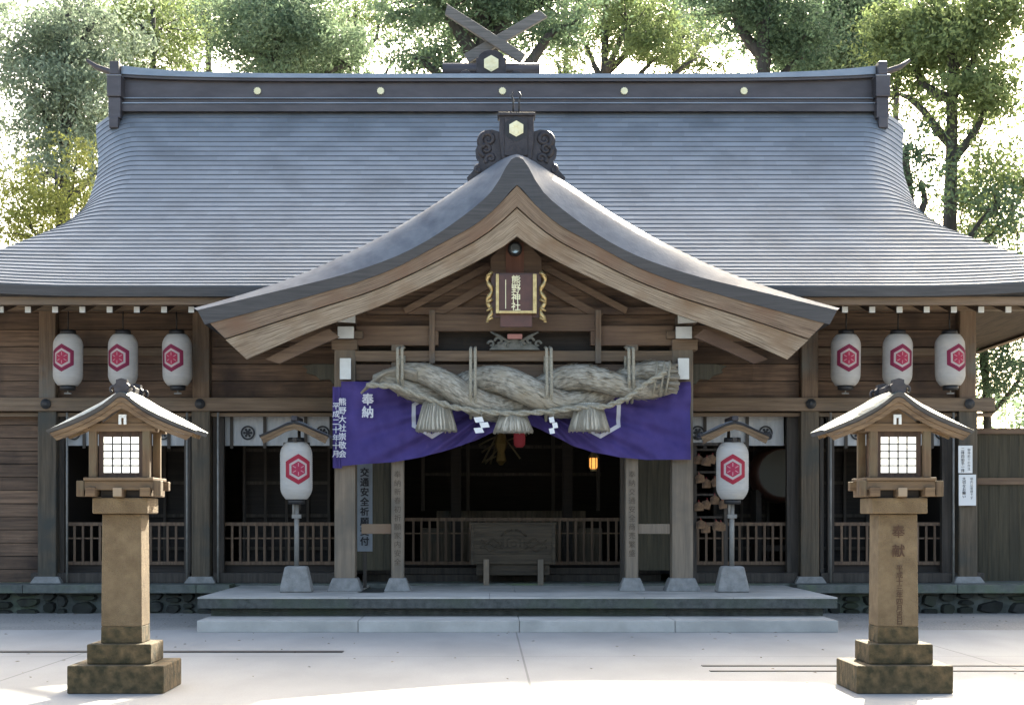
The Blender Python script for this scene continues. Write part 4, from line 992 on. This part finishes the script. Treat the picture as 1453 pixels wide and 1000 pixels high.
    Dd = h_([(0, 563), (6, 564), (14, 572), (30, 583), (52, 595), (78, 606), (104, 615)], s); Ll = h_([(0, 579), (10, 583), (22, 592), (44, 604), (66, 614), (84, 621), (92, 624)], s)
    gable_roof(t, cx, Yf, Y - .24, Y + .26, Vv, Ss, Dd, Ll, .08, [M['lantern_roof'], M['roof_edge'], M['lantern_wood_x'], M['lantern_wood_x']], ['roof', 'roof_rim', 'bargeboard'], n=20, board_y=(.02, .06), splitf=.45)
    zr = EYE - (553 - HY) / s2
    b = MB(); b.box(cx - .045, cx + .045, Y - .28, Y + .26, zr - .03, zr + .05); b.build('ridge', M['ornament'], t, bevel=.012)
    for yy, nm in ((Y - .37, 'ridge_ornament'), (Y + .22, 'ridge_ornament')):
        b = MB(); b.prism([(cx + a, zr + z) for a, z in ((-.06, -.035), (-.075, .03), (-.05, .055), (-.05, .085), (0, .10), (.05, .085), (.05, .055), (.075, .03), (.06, -.035))], yy, yy + .09)
        for s_ in (-1, 1): b.tube([(cx + s_ * (.08 + .03 * math.cos(a)), yy + .045, zr + .0 + .03 * math.sin(a)) for a in np.linspace(-1, 4, 14)], .014, 6)
        b.build(nm, M['ornament'], t)
    b = MB(); b.prism([(cx - .20, 2.472), (cx + .20, 2.472), (cx + .03, 2.60), (cx - .03, 2.60)], Y - .27, Y - .22); b.build('gable_board', M['lantern_wood_x'], t); b = MB(); b.prism([(cx - .26, 2.472), (cx + .26, 2.472), (cx + .03, 2.60), (cx - .03, 2.60)], Y + .22, Y + .27); b.build('gable_board', M['lantern_wood_x'], t)
    b = MB(); b.box(cx - .035, cx - .012, Yf + .07, Yf + .1, 2.46, 2.53); b.box(cx + .012, cx + .035, Yf + .07, Yf + .1, 2.46, 2.53); b.box(cx - .035, cx + .035, Yf + .075, Yf + .1, 2.52, 2.55); b.build('gable_pendant', M['white'], t)
    b = MB()
    for k in (-1, 1):
        for j in (-.33, 0, .2): b.beam((cx + k * .30, Y + j, 2.50), (cx + k * .62, Y + j, 2.365), .035, .035)
        b.box(cx + k * .34 - .03, cx + k * .34 + .03, Y - .36, Y + .25, 2.42, 2.475)
    b.box(cx - .03, cx + .03, Y - .36, Y + .25, 2.60, 2.655)
    b.build('rafter', M['lantern_wood'], t)
    cx = cx0; return t
M['shoji_lit'] = mat('lantern_window_paper', (.85, .85, .84), rough=.9, trans=.5, emit=(1, .98, .95), estr=.35)
M['lantern_roof'] = mat('weathered_copper_roof', (.07, .095, .085), (.20, .235, .215), 9, .45, metal=.35, bump=.25, bscale=25, stain=(.035, .04, .038), stain_scale=8)
big_lantern(-3.375, -1); big_lantern(3.81, 1)

# ------------------------------------------------------------------ offertory box
YB = 28.3
ob = thing('offertory_box', (X_(728, YB), YB + .4, .452), 'weathered wooden offertory box with carved hexagon crest in front of the railing', 'offertory box')
b = MB(); x0, x1 = X_(668, YB), X_(788, YB)
b.box(X_(676, YB), X_(780, YB), YB + .06, YB + .75, Z_(816, YB), Z_(748, YB)); b.build('chest', M['box_wood'], ob, bevel=.008)
b = MB(); 
for i in range(4):
    za, zb = Z_(800 - i * 14, YB), Z_(786 - i * 14, YB); b.box(x0 + .05, x1 - .05, YB, YB + .05, za + .002, zb - .002)
b.build('front_panel', M['box_wood'], ob)
b = MB(); b.box(x0, x0 + .055, YB - .02, YB + .08, Z_(801, YB), Z_(743, YB)); b.box(x1 - .055, x1, YB - .02, YB + .08, Z_(801, YB), Z_(743, YB)); b.box(x0 - .02, x1 + .02, YB - .025, YB + .12, Z_(744, YB), Z_(741, YB)); b.build('panel_frame', M['box_wood'], ob, bevel=.006)
b = MB(); xc, zc = X_(729, YB), Z_(771, YB)
ring(b, xc, zc, YB - .02, .19, .145, 6, math.pi / 2, .02); ring(b, xc, zc, YB - .02, .11, .06, 6, math.pi / 2, .02); ring(b, xc, zc, YB - .02, .04, 0, 8, 0, .02)
for s in (-1, 1):
    for k in range(3):
        b.tube([(xc + s * (.2 + .36 * t), YB - .012, zc - .09 + .07 * k + .035 * math.sin(t * 9 + k * 2)) for t in np.linspace(0, 1, 14)], .014, 6)
    b.tube([(xc + s * .02, YB - .012, zc + .24), (xc + s * .12, YB - .012, zc + .22), (xc + s * .22, YB - .012, zc + .13)], .016, 6)
b.build('carved_crest', M['box_wood'], ob)
for p in (690, 767):
    b = MB(); b.box(X_(p - 4, YB), X_(p + 4, YB), YB - .06, YB + .02, .453, Z_(793, YB)); b.build('leg', M['porch_post'], ob, bevel=.005)
for p in (684, 772):
    b = MB(); b.box(X_(p - 4, YB), X_(p + 4, YB), YB + .62, YB + .70, .453, Z_(816, YB)); b.build('leg', M['box_wood'], ob)
b = MB()
for i in range(9): b.box(x0 + .06, x1 - .06, YB + .13 + i * .068, YB + .16 + i * .068, Z_(748, YB) + .002, Z_(748, YB) + .03)
b.build('slatted_top', M['box_wood'], ob)

# ------------------------------------------------------------------ interior hanging things
def hanging_lamp(p, y, Y, lb, r=.075):
    x, z = Pt(p, y, Y); t = thing('hanging_lantern', (x, Y, z), lb, 'hanging lantern', 'small lit lanterns inside the hall')
    b = MB(); b.lathe([(r * .7, -.13), (r, -.09), (r, .06), (r * .75, .09)], (x, Y, z), 6, smooth=False); b.build('glowing_shade', M['lamp_glow'], t)
    b = MB(); b.lathe([(r * 1.35, .07), (r * 1.2, .10), (r * .5, .18), (.02, .24)], (x, Y, z), 6, smooth=False); b.lathe([(r * .8, -.17), (r * .9, -.132)], (x, Y, z), 6, smooth=False)
    for k in range(6):
        a = k * math.pi / 3 + .0; b.tube([(x + r * 1.02 * math.cos(a), Y + r * 1.02 * math.sin(a), z - .13), (x + r * 1.02 * math.cos(a), Y + r * 1.02 * math.sin(a), z + .08)], .008, 5)
    b.tube([(x, Y, z + .2), (x, Y, 4.2)], .006, 5); b.build('metal_frame', M['gold'], t)
hanging_lamp(842, 655, 30.5, 'small glowing hexagonal lantern hanging in the dark hall right of centre')
hanging_lamp(551, 657, 29.3, 'small glowing lantern hanging just left of the slim left porch post')
t = thing('gilt_pendant', (*(X_(711, 31),), 31, Z_(650, 31)), 'dim gold hanging ornament deep inside the central opening', 'ornament')
b = MB(); x = X_(711, 31); b.lathe([(.03, -.5), (.10, -.42), (.07, -.25), (.12, -.1), (.08, .1), (.13, .25), (.05, .4)], (x, 31, Z_(622, 31)), 8, smooth=False); b.build('gilt_body', mat('old_gilt', (.22, .15, .05), rough=.5, metal=.6), t)
b = MB(); 
for k in range(16):
    a = random.uniform(0, math.tau); b.tube([(x, 31, Z_(622, 31) + random.uniform(-.3, .3)), (x + random.uniform(-.5, .5), 31 + random.uniform(-.2, .2), Z_(622, 31) + random.uniform(-.55, .1))], [.012, .02], 5)
b.tube([(x, 31, 3.3), (x, 31, 4.2)], .01, 5); b.build('branching_leaves', mat('old_gilt_leaf', (.16, .13, .07), rough=.5, metal=.5), t)
t = thing('small_red_lantern', (X_(737, 30.4), 30.4, Z_(632, 30.4)), 'small dark red paper lantern seen under the middle straw tassel', 'paper lantern')
b = MB(); b.lathe([(.06, -.16), (.10, -.12), (.11, 0), (.10, .12), (.06, .16)], (X_(737, 30.4), 30.4, Z_(622, 30.4)), 16); b.build('red_shade', mat('red_paper', (.3, .04, .06), rough=.8, emit=(.6, .08, .1), estr=.02), t)
b = MB(); b.tube([(X_(737, 30.4), 30.4, Z_(622, 30.4) + .15), (X_(737, 30.4), 30.4, 4.2)], .006, 5); b.build('cord', M['iron'], t)
# drum at the right bay
t = thing('festival_drum', (X_(1105, 30.2), 30.2, .7), 'large round drum on a dark stand in the shadowed right bay', 'drum')
b = MB(); xd, zd = X_(1105, 30.2), Z_(672, 30.2)
n0 = 0; b.tube([(xd, 29.8, zd), (xd, 29.95, zd), (xd, 30.3, zd), (xd, 30.65, zd), (xd, 30.8, zd)], [.44, .5, .54, .5, .44], 28); b.build('drum_body', mat('drum_wood', (.05, .02, .012), rough=.5), t)
b = MB(); b.tube([(xd, 29.79, zd), (xd, 29.802, zd)], [.42, .43], 28); b.build('drum_skin', mat('drum_skin', (.09, .085, .07), rough=.8), t)
b = MB()
for s in (-1, 1): b.box(xd + s * .4 - .05, xd + s * .4 + .05, 30.0, 30.6, .7, zd - .3); 
b.box(xd - .45, xd + .45, 30.2, 30.4, 1.0, 1.1); b.build('drum_stand', M['dark'], t)

# ------------------------------------------------------------------ signs
t = thing('vertical_signboard', (X_(517.5, 27.2), 27.2, .9), 'narrow pale blue vertical signboard with black characters behind the left porch column', 'sign')
b = MB(); b.box(X_(507, 27.2), X_(528.5, 27.2), 27.2, 27.23, Z_(782, 27.2), Z_(640, 27.2)); b.build('board', M['sign_blue'], t, bevel=.004)
writing('交通安全祈願受付', .15, (X_(517, 27.2), 27.193, Z_(664, 27.2)), M['black_ink'], t, bold=.008, line=1.08)
b = MB(); b.box(X_(515, 27.2), X_(520, 27.2), 27.235, 27.27, .455, 2.3); b.build('stake', M['post_dark'], t)
for (p0, p1, y0, y1, Y, lb, a_, b__) in ((1360, 1380, 632, 671, 28.28, 'upper white notice board with black writing on the right corner column', '二拝四拍手一拝', '御神前での作法'),
                                   (1360.5, 1385, 673, 717, 28.26, 'lower white notice board with black writing on the right corner column', '大切なお願い', '境内は禁煙です')):
    t = thing('notice_board', (X_((p0 + p1) / 2, Y), Y, Z_(y1, Y)), lb, 'notice board', 'notice boards on the corner column')
    b = MB(); b.box(X_(p0, Y), X_(p1, Y), Y, Y + .02, Z_(y1, Y), Z_(y0, Y)); b.build('board', M['paper'], t, bevel=.003)
    wpx = (p1 - p0)
    writing(a_, .062, (X_(p0 + wpx * .3, Y), Y - .004, Z_(y0 + 3.5, Y)), M['black_ink'], t, bold=.001, line=.98); writing(b__, .052, (X_(p0 + wpx * .74, Y), Y - .004, Z_(y0 + 4, Y)), M['black_ink'], t, line=1.05)

# ------------------------------------------------------------------ ema rack
YE2 = 27.3
t = thing('votive_rack', (X_(1012, YE2), YE2, .455), 'dark wooden rack for votive plaques behind the right outer porch column', 'rack')
for p in (986, 1030):
    b = MB(); b.box(X_(p, YE2) - .03, X_(p, YE2) + .03, YE2, YE2 + .06, .456, Z_(632, YE2)); b.build('post', M['post_dark'], t)
for y in (636, 668, 700, 732):
    b = MB(); b.box(X_(984, YE2), X_(1032, YE2), YE2 + .062, YE2 + .09, Z_(y + 3, YE2), Z_(y, YE2)); b.build('rail', M['post_dark'], t)
b = MB(); b.box(X_(980, YE2), X_(1036, YE2), YE2 - .1, YE2 + .2, Z_(632, YE2), Z_(628, YE2)); b.build('rack_roof', M['post_dark'], t)
kk = 0
rows_n = ['top row of the rack', 'second row of the rack', 'third row of the rack', 'bottom row of the rack']
pos_n = ['at the left end of the', 'second from left in the', 'third from left in the', 'at the right end of the']
for r_, y in enumerate((638, 670, 702, 734)):
    for c_ in range(4):
        x = X_(992 + c_ * 10.5 + random.uniform(-2.5, 2.5), YE2); z = Z_(y + random.uniform(-3, 7), YE2); a = random.uniform(-.3, .3)
        e = thing('votive_plaque', (x, YE2 - .02 - .016 * ((c_ * 3 + r_) % 4), z), f'wooden votive plaque {pos_n[c_]} {rows_n[r_]}', 'votive plaque', 'votive plaques on the rack')
        b = MB(); wv, hv = .075, .135
        b.prism([(-wv, -.05 - hv), (wv, -.05 - hv), (wv, -.075), (0, -.03), (-wv, -.075)], 0, .01); b.build('wooden_tablet', M['ema'], e, local=True)
        b = MB(); b.tube([(-.012, .0, -.05), (0, .03, .0), (.012, .0, -.05)], .004, 5); b.build('cord', M['red'], e, local=True)
        e.rotation_euler.y = a

# ------------------------------------------------------------------ fence beyond the right corner
t = thing('board_fence', (9.9, 29.4, 0), 'brown vertical board fence with cap rail beyond the right corner of the hall', 'fence')
b = MB(); x = 8.6
while x < 13: b.box(x + .003, x + .177, 29.4, 29.43, .1, 3.1 ); x += .18
b.build('boards', M['green_wood'], t)
b = MB(); b.box(8.55, 13.05, 29.33, 29.5, 3.102, 3.2); b.box(8.58, 13, 29.34, 29.398, 2.2, 2.32); b.build('cap_rail', M['plank_pale'], t)
for x in (8.6, 10.7, 12.9):
    b = MB(); b.box(x - .07, x + .07, 29.45, 29.6, 0, 3.1); b.build('post', M['post_dark'], t)

# ------------------------------------------------------------------ trees
def leafmat(name, c1, c2):
    return mat(name, c1, c2, 1.2, .6, trans=.5, island=.35, spec=.3)
LM = {'pale': leafmat('leaf_haze_pale_green', (.19, .245, .17), (.33, .39, .28)), 'dark': leafmat('leaf_dark_green', (.08, .125, .07), (.15, .215, .125)), 'mid': leafmat('leaf_haze_mid_green', (.13, .19, .11), (.24, .31, .19)),  # pale and mid tones carry the haze in the leaf colour
      'light': leafmat('leaf_light_green', (.13, .18, .07), (.24, .29, .12)), 'yellow': leafmat('leaf_yellow_green', (.20, .23, .06), (.34, .35, .11))}
def leaves(name, centers, rads, per, size, m, parent, off):
    per = int(per * .8); C = np.repeat(np.asarray(centers, float), per, 0); Rr = np.repeat(np.asarray(rads, float), per)[:, None]
    n = len(C); g_ = rng.normal(size=(n, 3)) * .36; g_[:, 2] *= .62
    dv = rng.normal(size=(len(centers), 3)); dv[:, 2] *= .45; dv /= np.linalg.norm(dv, axis=1)[:, None]; g_ += np.repeat(dv, per, 0) * (rng.random((n, 1)) - .5) * rng.uniform(1.2, 3.4, (len(centers), 1)).repeat(per, 0)
    P = C + g_ * Rr - np.asarray(off)
    a = rng.normal(size=(n, 3)); a /= np.linalg.norm(a, axis=1)[:, None]; c = rng.normal(size=(n, 3)); c[:, 2] *= .6; nb = np.cross(a, c); nb /= np.linalg.norm(nb, axis=1)[:, None] + 1e-9
    s = size * .5 * rng.uniform(.6, 1.35, (n, 1)); L_ = a * s; W_ = nb * s * .42
    v = np.stack([P - L_, P + W_, P + L_, P - W_], 1).reshape(-1, 3)
    me = bpy.data.meshes.new(name); me.vertices.add(4 * n); me.vertices.foreach_set('co', v.ravel()); me.loops.add(4 * n); me.loops.foreach_set('vertex_index', np.arange(4 * n, dtype=np.int32))
    me.polygons.add(n); me.polygons.foreach_set('loop_start', np.arange(0, 4 * n, 4, dtype=np.int32)); me.update(calc_edges=True); me.materials.append(m)
    o = bpy.data.objects.new(name, me); COL.objects.link(o); o.parent = parent; return o
def tree(px, Y, label, blobs, kind='mid', trunk=.3, lean=0, per=220, size=.13, dens=1.0, base_px=None, wiggle=.5, forks=None):
    """blobs: (px, py, rx_px, rz_px, clumps)"""
    s = F / Y; xb = X_(base_px if base_px is not None else px, Y)
    t = thing('tree', (xb, Y, 0), label, 'tree', 'trees behind the shrine hall')
    tp = [Vector((xb, Y, -.1))]; zt_ = max(Z_(bb[1] - bb[3] * .2, Y) for bb in blobs)
    xt = X_(px, Y)
    for k in range(1, 9): f = k / 8; tp.append(Vector((xb + (xt - xb) * f + math.sin(f * 7 + px) * .15 * wiggle, Y + math.sin(f * 5) * .15, -.1 + (zt_ + .1) * f)))
    b = MB(); b.tube(tp, [trunk * (1.25 if k == 0 else 1 - .08 * k) for k in range(9)], 12); tr = b.build('trunk', M['bark'], t)
    cs = []; rs = []; lb_ = MB()
    for (bx, by, rx, rzp, n) in blobs:
        c0 = Vector((X_(bx, Y), Y + random.uniform(-1.2, 1.2), Z_(by, Y))); A = rx * 1.22 / s; Bz = rzp * 1.22 / s
        zst = max(2.0, min(zt_ - .5, c0.z - abs(c0.x - xt) * .6 - .8)); f = (zst + .1) / (zt_ + .1); i0 = min(7, int(f * 8)); st = tp[i0].lerp(tp[i0 + 1], f * 8 - i0)
        mid = st.lerp(c0, .5) + Vector((random.uniform(-.3, .3), random.uniform(-.3, .3), random.uniform(-.2, .3)))
        rl = max(.06, trunk * .5); lb_.tube([st, st.lerp(mid, .5) + Vector((0, 0, -.06)), mid, mid.lerp(c0, .6) + Vector((0, 0, .1)), c0], [rl, rl * .8, rl * .6, rl * .42, rl * .25], 8)
        for _ in range(max(3, int(n * dens * 1.15))):
            v = Vector(rng.normal(size=3)).normalized() * (random.random() ** .35); p = c0 + Vector((v.x * A, v.y * (A + Bz) * .6, v.z * Bz))
            cs.append(p); rs.append(random.uniform(.28, .8))
            if random.random() < .35: m_ = c0.lerp(p, .5) + Vector((random.uniform(-.15, .15), 0, random.uniform(-.1, .2))); lb_.tube([c0, m_, p], [rl * .25, rl * .15, .012], 5)
    xs_ = [bb[0] for bb in blobs]; ys_ = [bb[1] for bb in blobs]
    for _ in range(int(len(cs) * .6)):
        a_, c_ = random.sample(blobs, 2); f = random.random(); px_ = a_[0] * f + c_[0] * (1 - f) + random.gauss(0, 22); py_ = a_[1] * f + c_[1] * (1 - f) + random.gauss(0, 18)
        cs.append(Vector((X_(px_, Y), Y + random.uniform(-1.6, 1.6), Z_(py_, Y)))); rs.append(random.uniform(.35, 1.0))
    lb_.build('limbs', M['bark'], tr)
    leaves('crown', cs, rs, per, size, LM[kind], t, origin(t))
    return t
tree(95, 43, 'tall mid green tree at the left edge beside the roof corner', [(90, 60, 60, 60, 26), (60, 150, 50, 60, 20), (120, 150, 40, 50, 14), (150, 20, 60, 50, 16), (70, 250, 50, 40, 9), (20, 60, 60, 70, 16), (150, 210, 30, 40, 5)], 'pale', .24, per=230)
tree(215, 47, 'yellow green tree peeping over the left end of the ridge', [(205, 98, 45, 26, 14), (160, 135, 35, 26, 7), (225, 30, 60, 40, 11), (190, 0, 50, 40, 9)], 'light', .2, per=190)
tree(85, 38.5, 'low yellow green shrubby tree under the left roof corner', [(90, 305, 42, 30, 12), (70, 345, 60, 40, 12), (120, 250, 22, 28, 4), (40, 300, 40, 40, 10)], 'yellow', .12, per=170, size=.11)
tree(400, 46, 'dense dark green tree left of centre above the ridge', [(360, 70, 55, 40, 22), (430, 60, 60, 50, 26), (490, 85, 40, 34, 12), (330, 10, 60, 34, 12), (420, -10, 70, 40, 16)], 'mid', .35, per=260)
tree(505, 52, 'thin pale tree with sparse foliage left of the ridge crest', [(560, 90, 50, 22, 6), (540, 20, 40, 30, 5), (500, 20, 50, 40, 8), (290, 60, 40, 50, 9)], 'light', .2, per=150)
tree(690, 42, 'old tree with heavy forked branches directly behind the ridge crest', [(620, 10, 70, 30, 12), (700, 5, 70, 30, 16), (760, 0, 60, 34, 14), (590, 90, 40, 20, 5), (700, 30, 30, 14, 4), (790, 55, 40, 30, 7), (640, -20, 90, 30, 14)], 'dark', .5, per=220)
tree(860, 49, 'airy light green tree right of the ridge crest', [(830, 60, 50, 40, 12), (890, 50, 50, 44, 13), (940, 80, 50, 26, 9), (870, 0, 60, 34, 12), (960, 10, 50, 34, 9), (1000, 70, 34, 30, 5)], 'light', .25, per=190)
tree(1086, 41, 'straight dark trunked tree right of centre behind the roof', [(1040, 10, 60, 30, 14), (1120, 30, 50, 40, 18), (1060, -20, 70, 30, 14), (1140, 80, 45, 30, 12)], 'dark', .36, per=230)
tree(1205, 45, 'broad dark green tree above the right end of the ridge', [(1190, 55, 55, 44, 24), (1240, 40, 50, 50, 20), (1180, 0, 60, 40, 18), (1150, 95, 50, 20, 10), (1225, 95, 40, 24, 9)], 'mid', .3, per=250)
tree(1347, 38, 'tall dark trunk with bright foliage at the right edge', [(1330, 20, 70, 40, 28), (1290, 60, 46, 34, 14), (1380, 70, 46, 46, 18), (1400, 20, 60, 50, 18), (1285, 120, 30, 20, 5), (1395, 150, 34, 34, 9), (1385, 260, 30, 50, 8), (1415, 320, 30, 50, 8)], 'light', .27, per=230, wiggle=.2)
tree(1278, 37, 'leaning bare limbed tree bending over the right roof corner', [(1282, 215, 14, 18, 3), (1300, 260, 16, 20, 3), (1395, 300, 30, 22, 5)], 'dark', .24, base_px=1352, per=150, wiggle=.3)
tree(1400, 36, 'low leafy tree behind the fence beyond the right corner column', [(1392, 480, 22, 60, 16), (1420, 400, 40, 60, 16), (1430, 520, 50, 60, 16)], 'dark', .14, per=200, size=.10)
k_ = 0
for (px, Y, kd, lb) in ((130, 55, 'pale', 'pale far tree behind the left tree group, leftmost of the back row'), (300, 56, 'pale', 'pale far tree in the back row left of centre'), (470, 57, 'mid', 'far back row tree left of the ridge crest'),
                   (640, 56, 'pale', 'pale far tree directly behind the forked old tree'), (800, 57, 'mid', 'far back row tree just right of the ridge crest'), (960, 56, 'pale', 'pale far tree between the airy and the straight trunked trees'),
                   (1130, 57, 'mid', 'far back row tree right of centre'), (1270, 55, 'pale', 'pale far tree behind the right end of the ridge')):
    tree(px, Y, lb, [(px + random.uniform(-70, 70), random.uniform(-20, 95), random.uniform(45, 75), random.uniform(22, 36), 9) for _ in range(5)], kd, .22, per=120, size=.15)
# fallen leaves on the paving and gravel
n = 420; P_ = np.stack([rng.uniform(-7, 8, n), 15 + 12.4 * rng.random(n) ** .8, np.full(n, .016)], 1); P_ = P_[(P_[:, 1] > 23.7) | (rng.random(n) < .35)]; P_ = P_[~((P_[:, 0] > -4.3) & (P_[:, 0] < 5.2) & (P_[:, 1] > 23))]
b = MB()
for x, y, z in P_:
    a = random.uniform(0, math.tau); l_ = random.uniform(.015, .035); ca, sa = math.cos(a), math.sin(a); n0 = len(b.v)
    b.v += [(x - l_ * ca, y - l_ * sa, z), (x + .4 * l_ * sa, y - .4 * l_ * ca, z + .008), (x + l_ * ca, y + l_ * sa, z + .004), (x - .4 * l_ * sa, y + .4 * l_ * ca, z + .008)]; b.face((n0, n0 + 1, n0 + 2, n0 + 3))
fl = b.build('fallen_leaves', mat('dry_leaf', (.10, .065, .03), (.2, .14, .07), 9, .8, island=.5)); tag(fl, 'scattered dry fallen leaves on the paving and gravel', 'fallen leaves', kind='stuff')
# far wood closing the view below the crowns
b = MB()
cs = []; rs = []
for i in range(330):
    x = random.uniform(-24, 24); z = random.uniform(.5, 8.5); cs.append((x, random.uniform(58, 66), z)); rs.append(random.uniform(.8, 1.5))
far = leaves('far_wood', cs, rs, 110, .26, LM['mid'], None, (0, 0, 0)); tag(far, 'far wood with haze-toned leaves behind the shrine grounds', 'wood', kind='stuff')  # no air haze here, only the leaf colour is paled for it
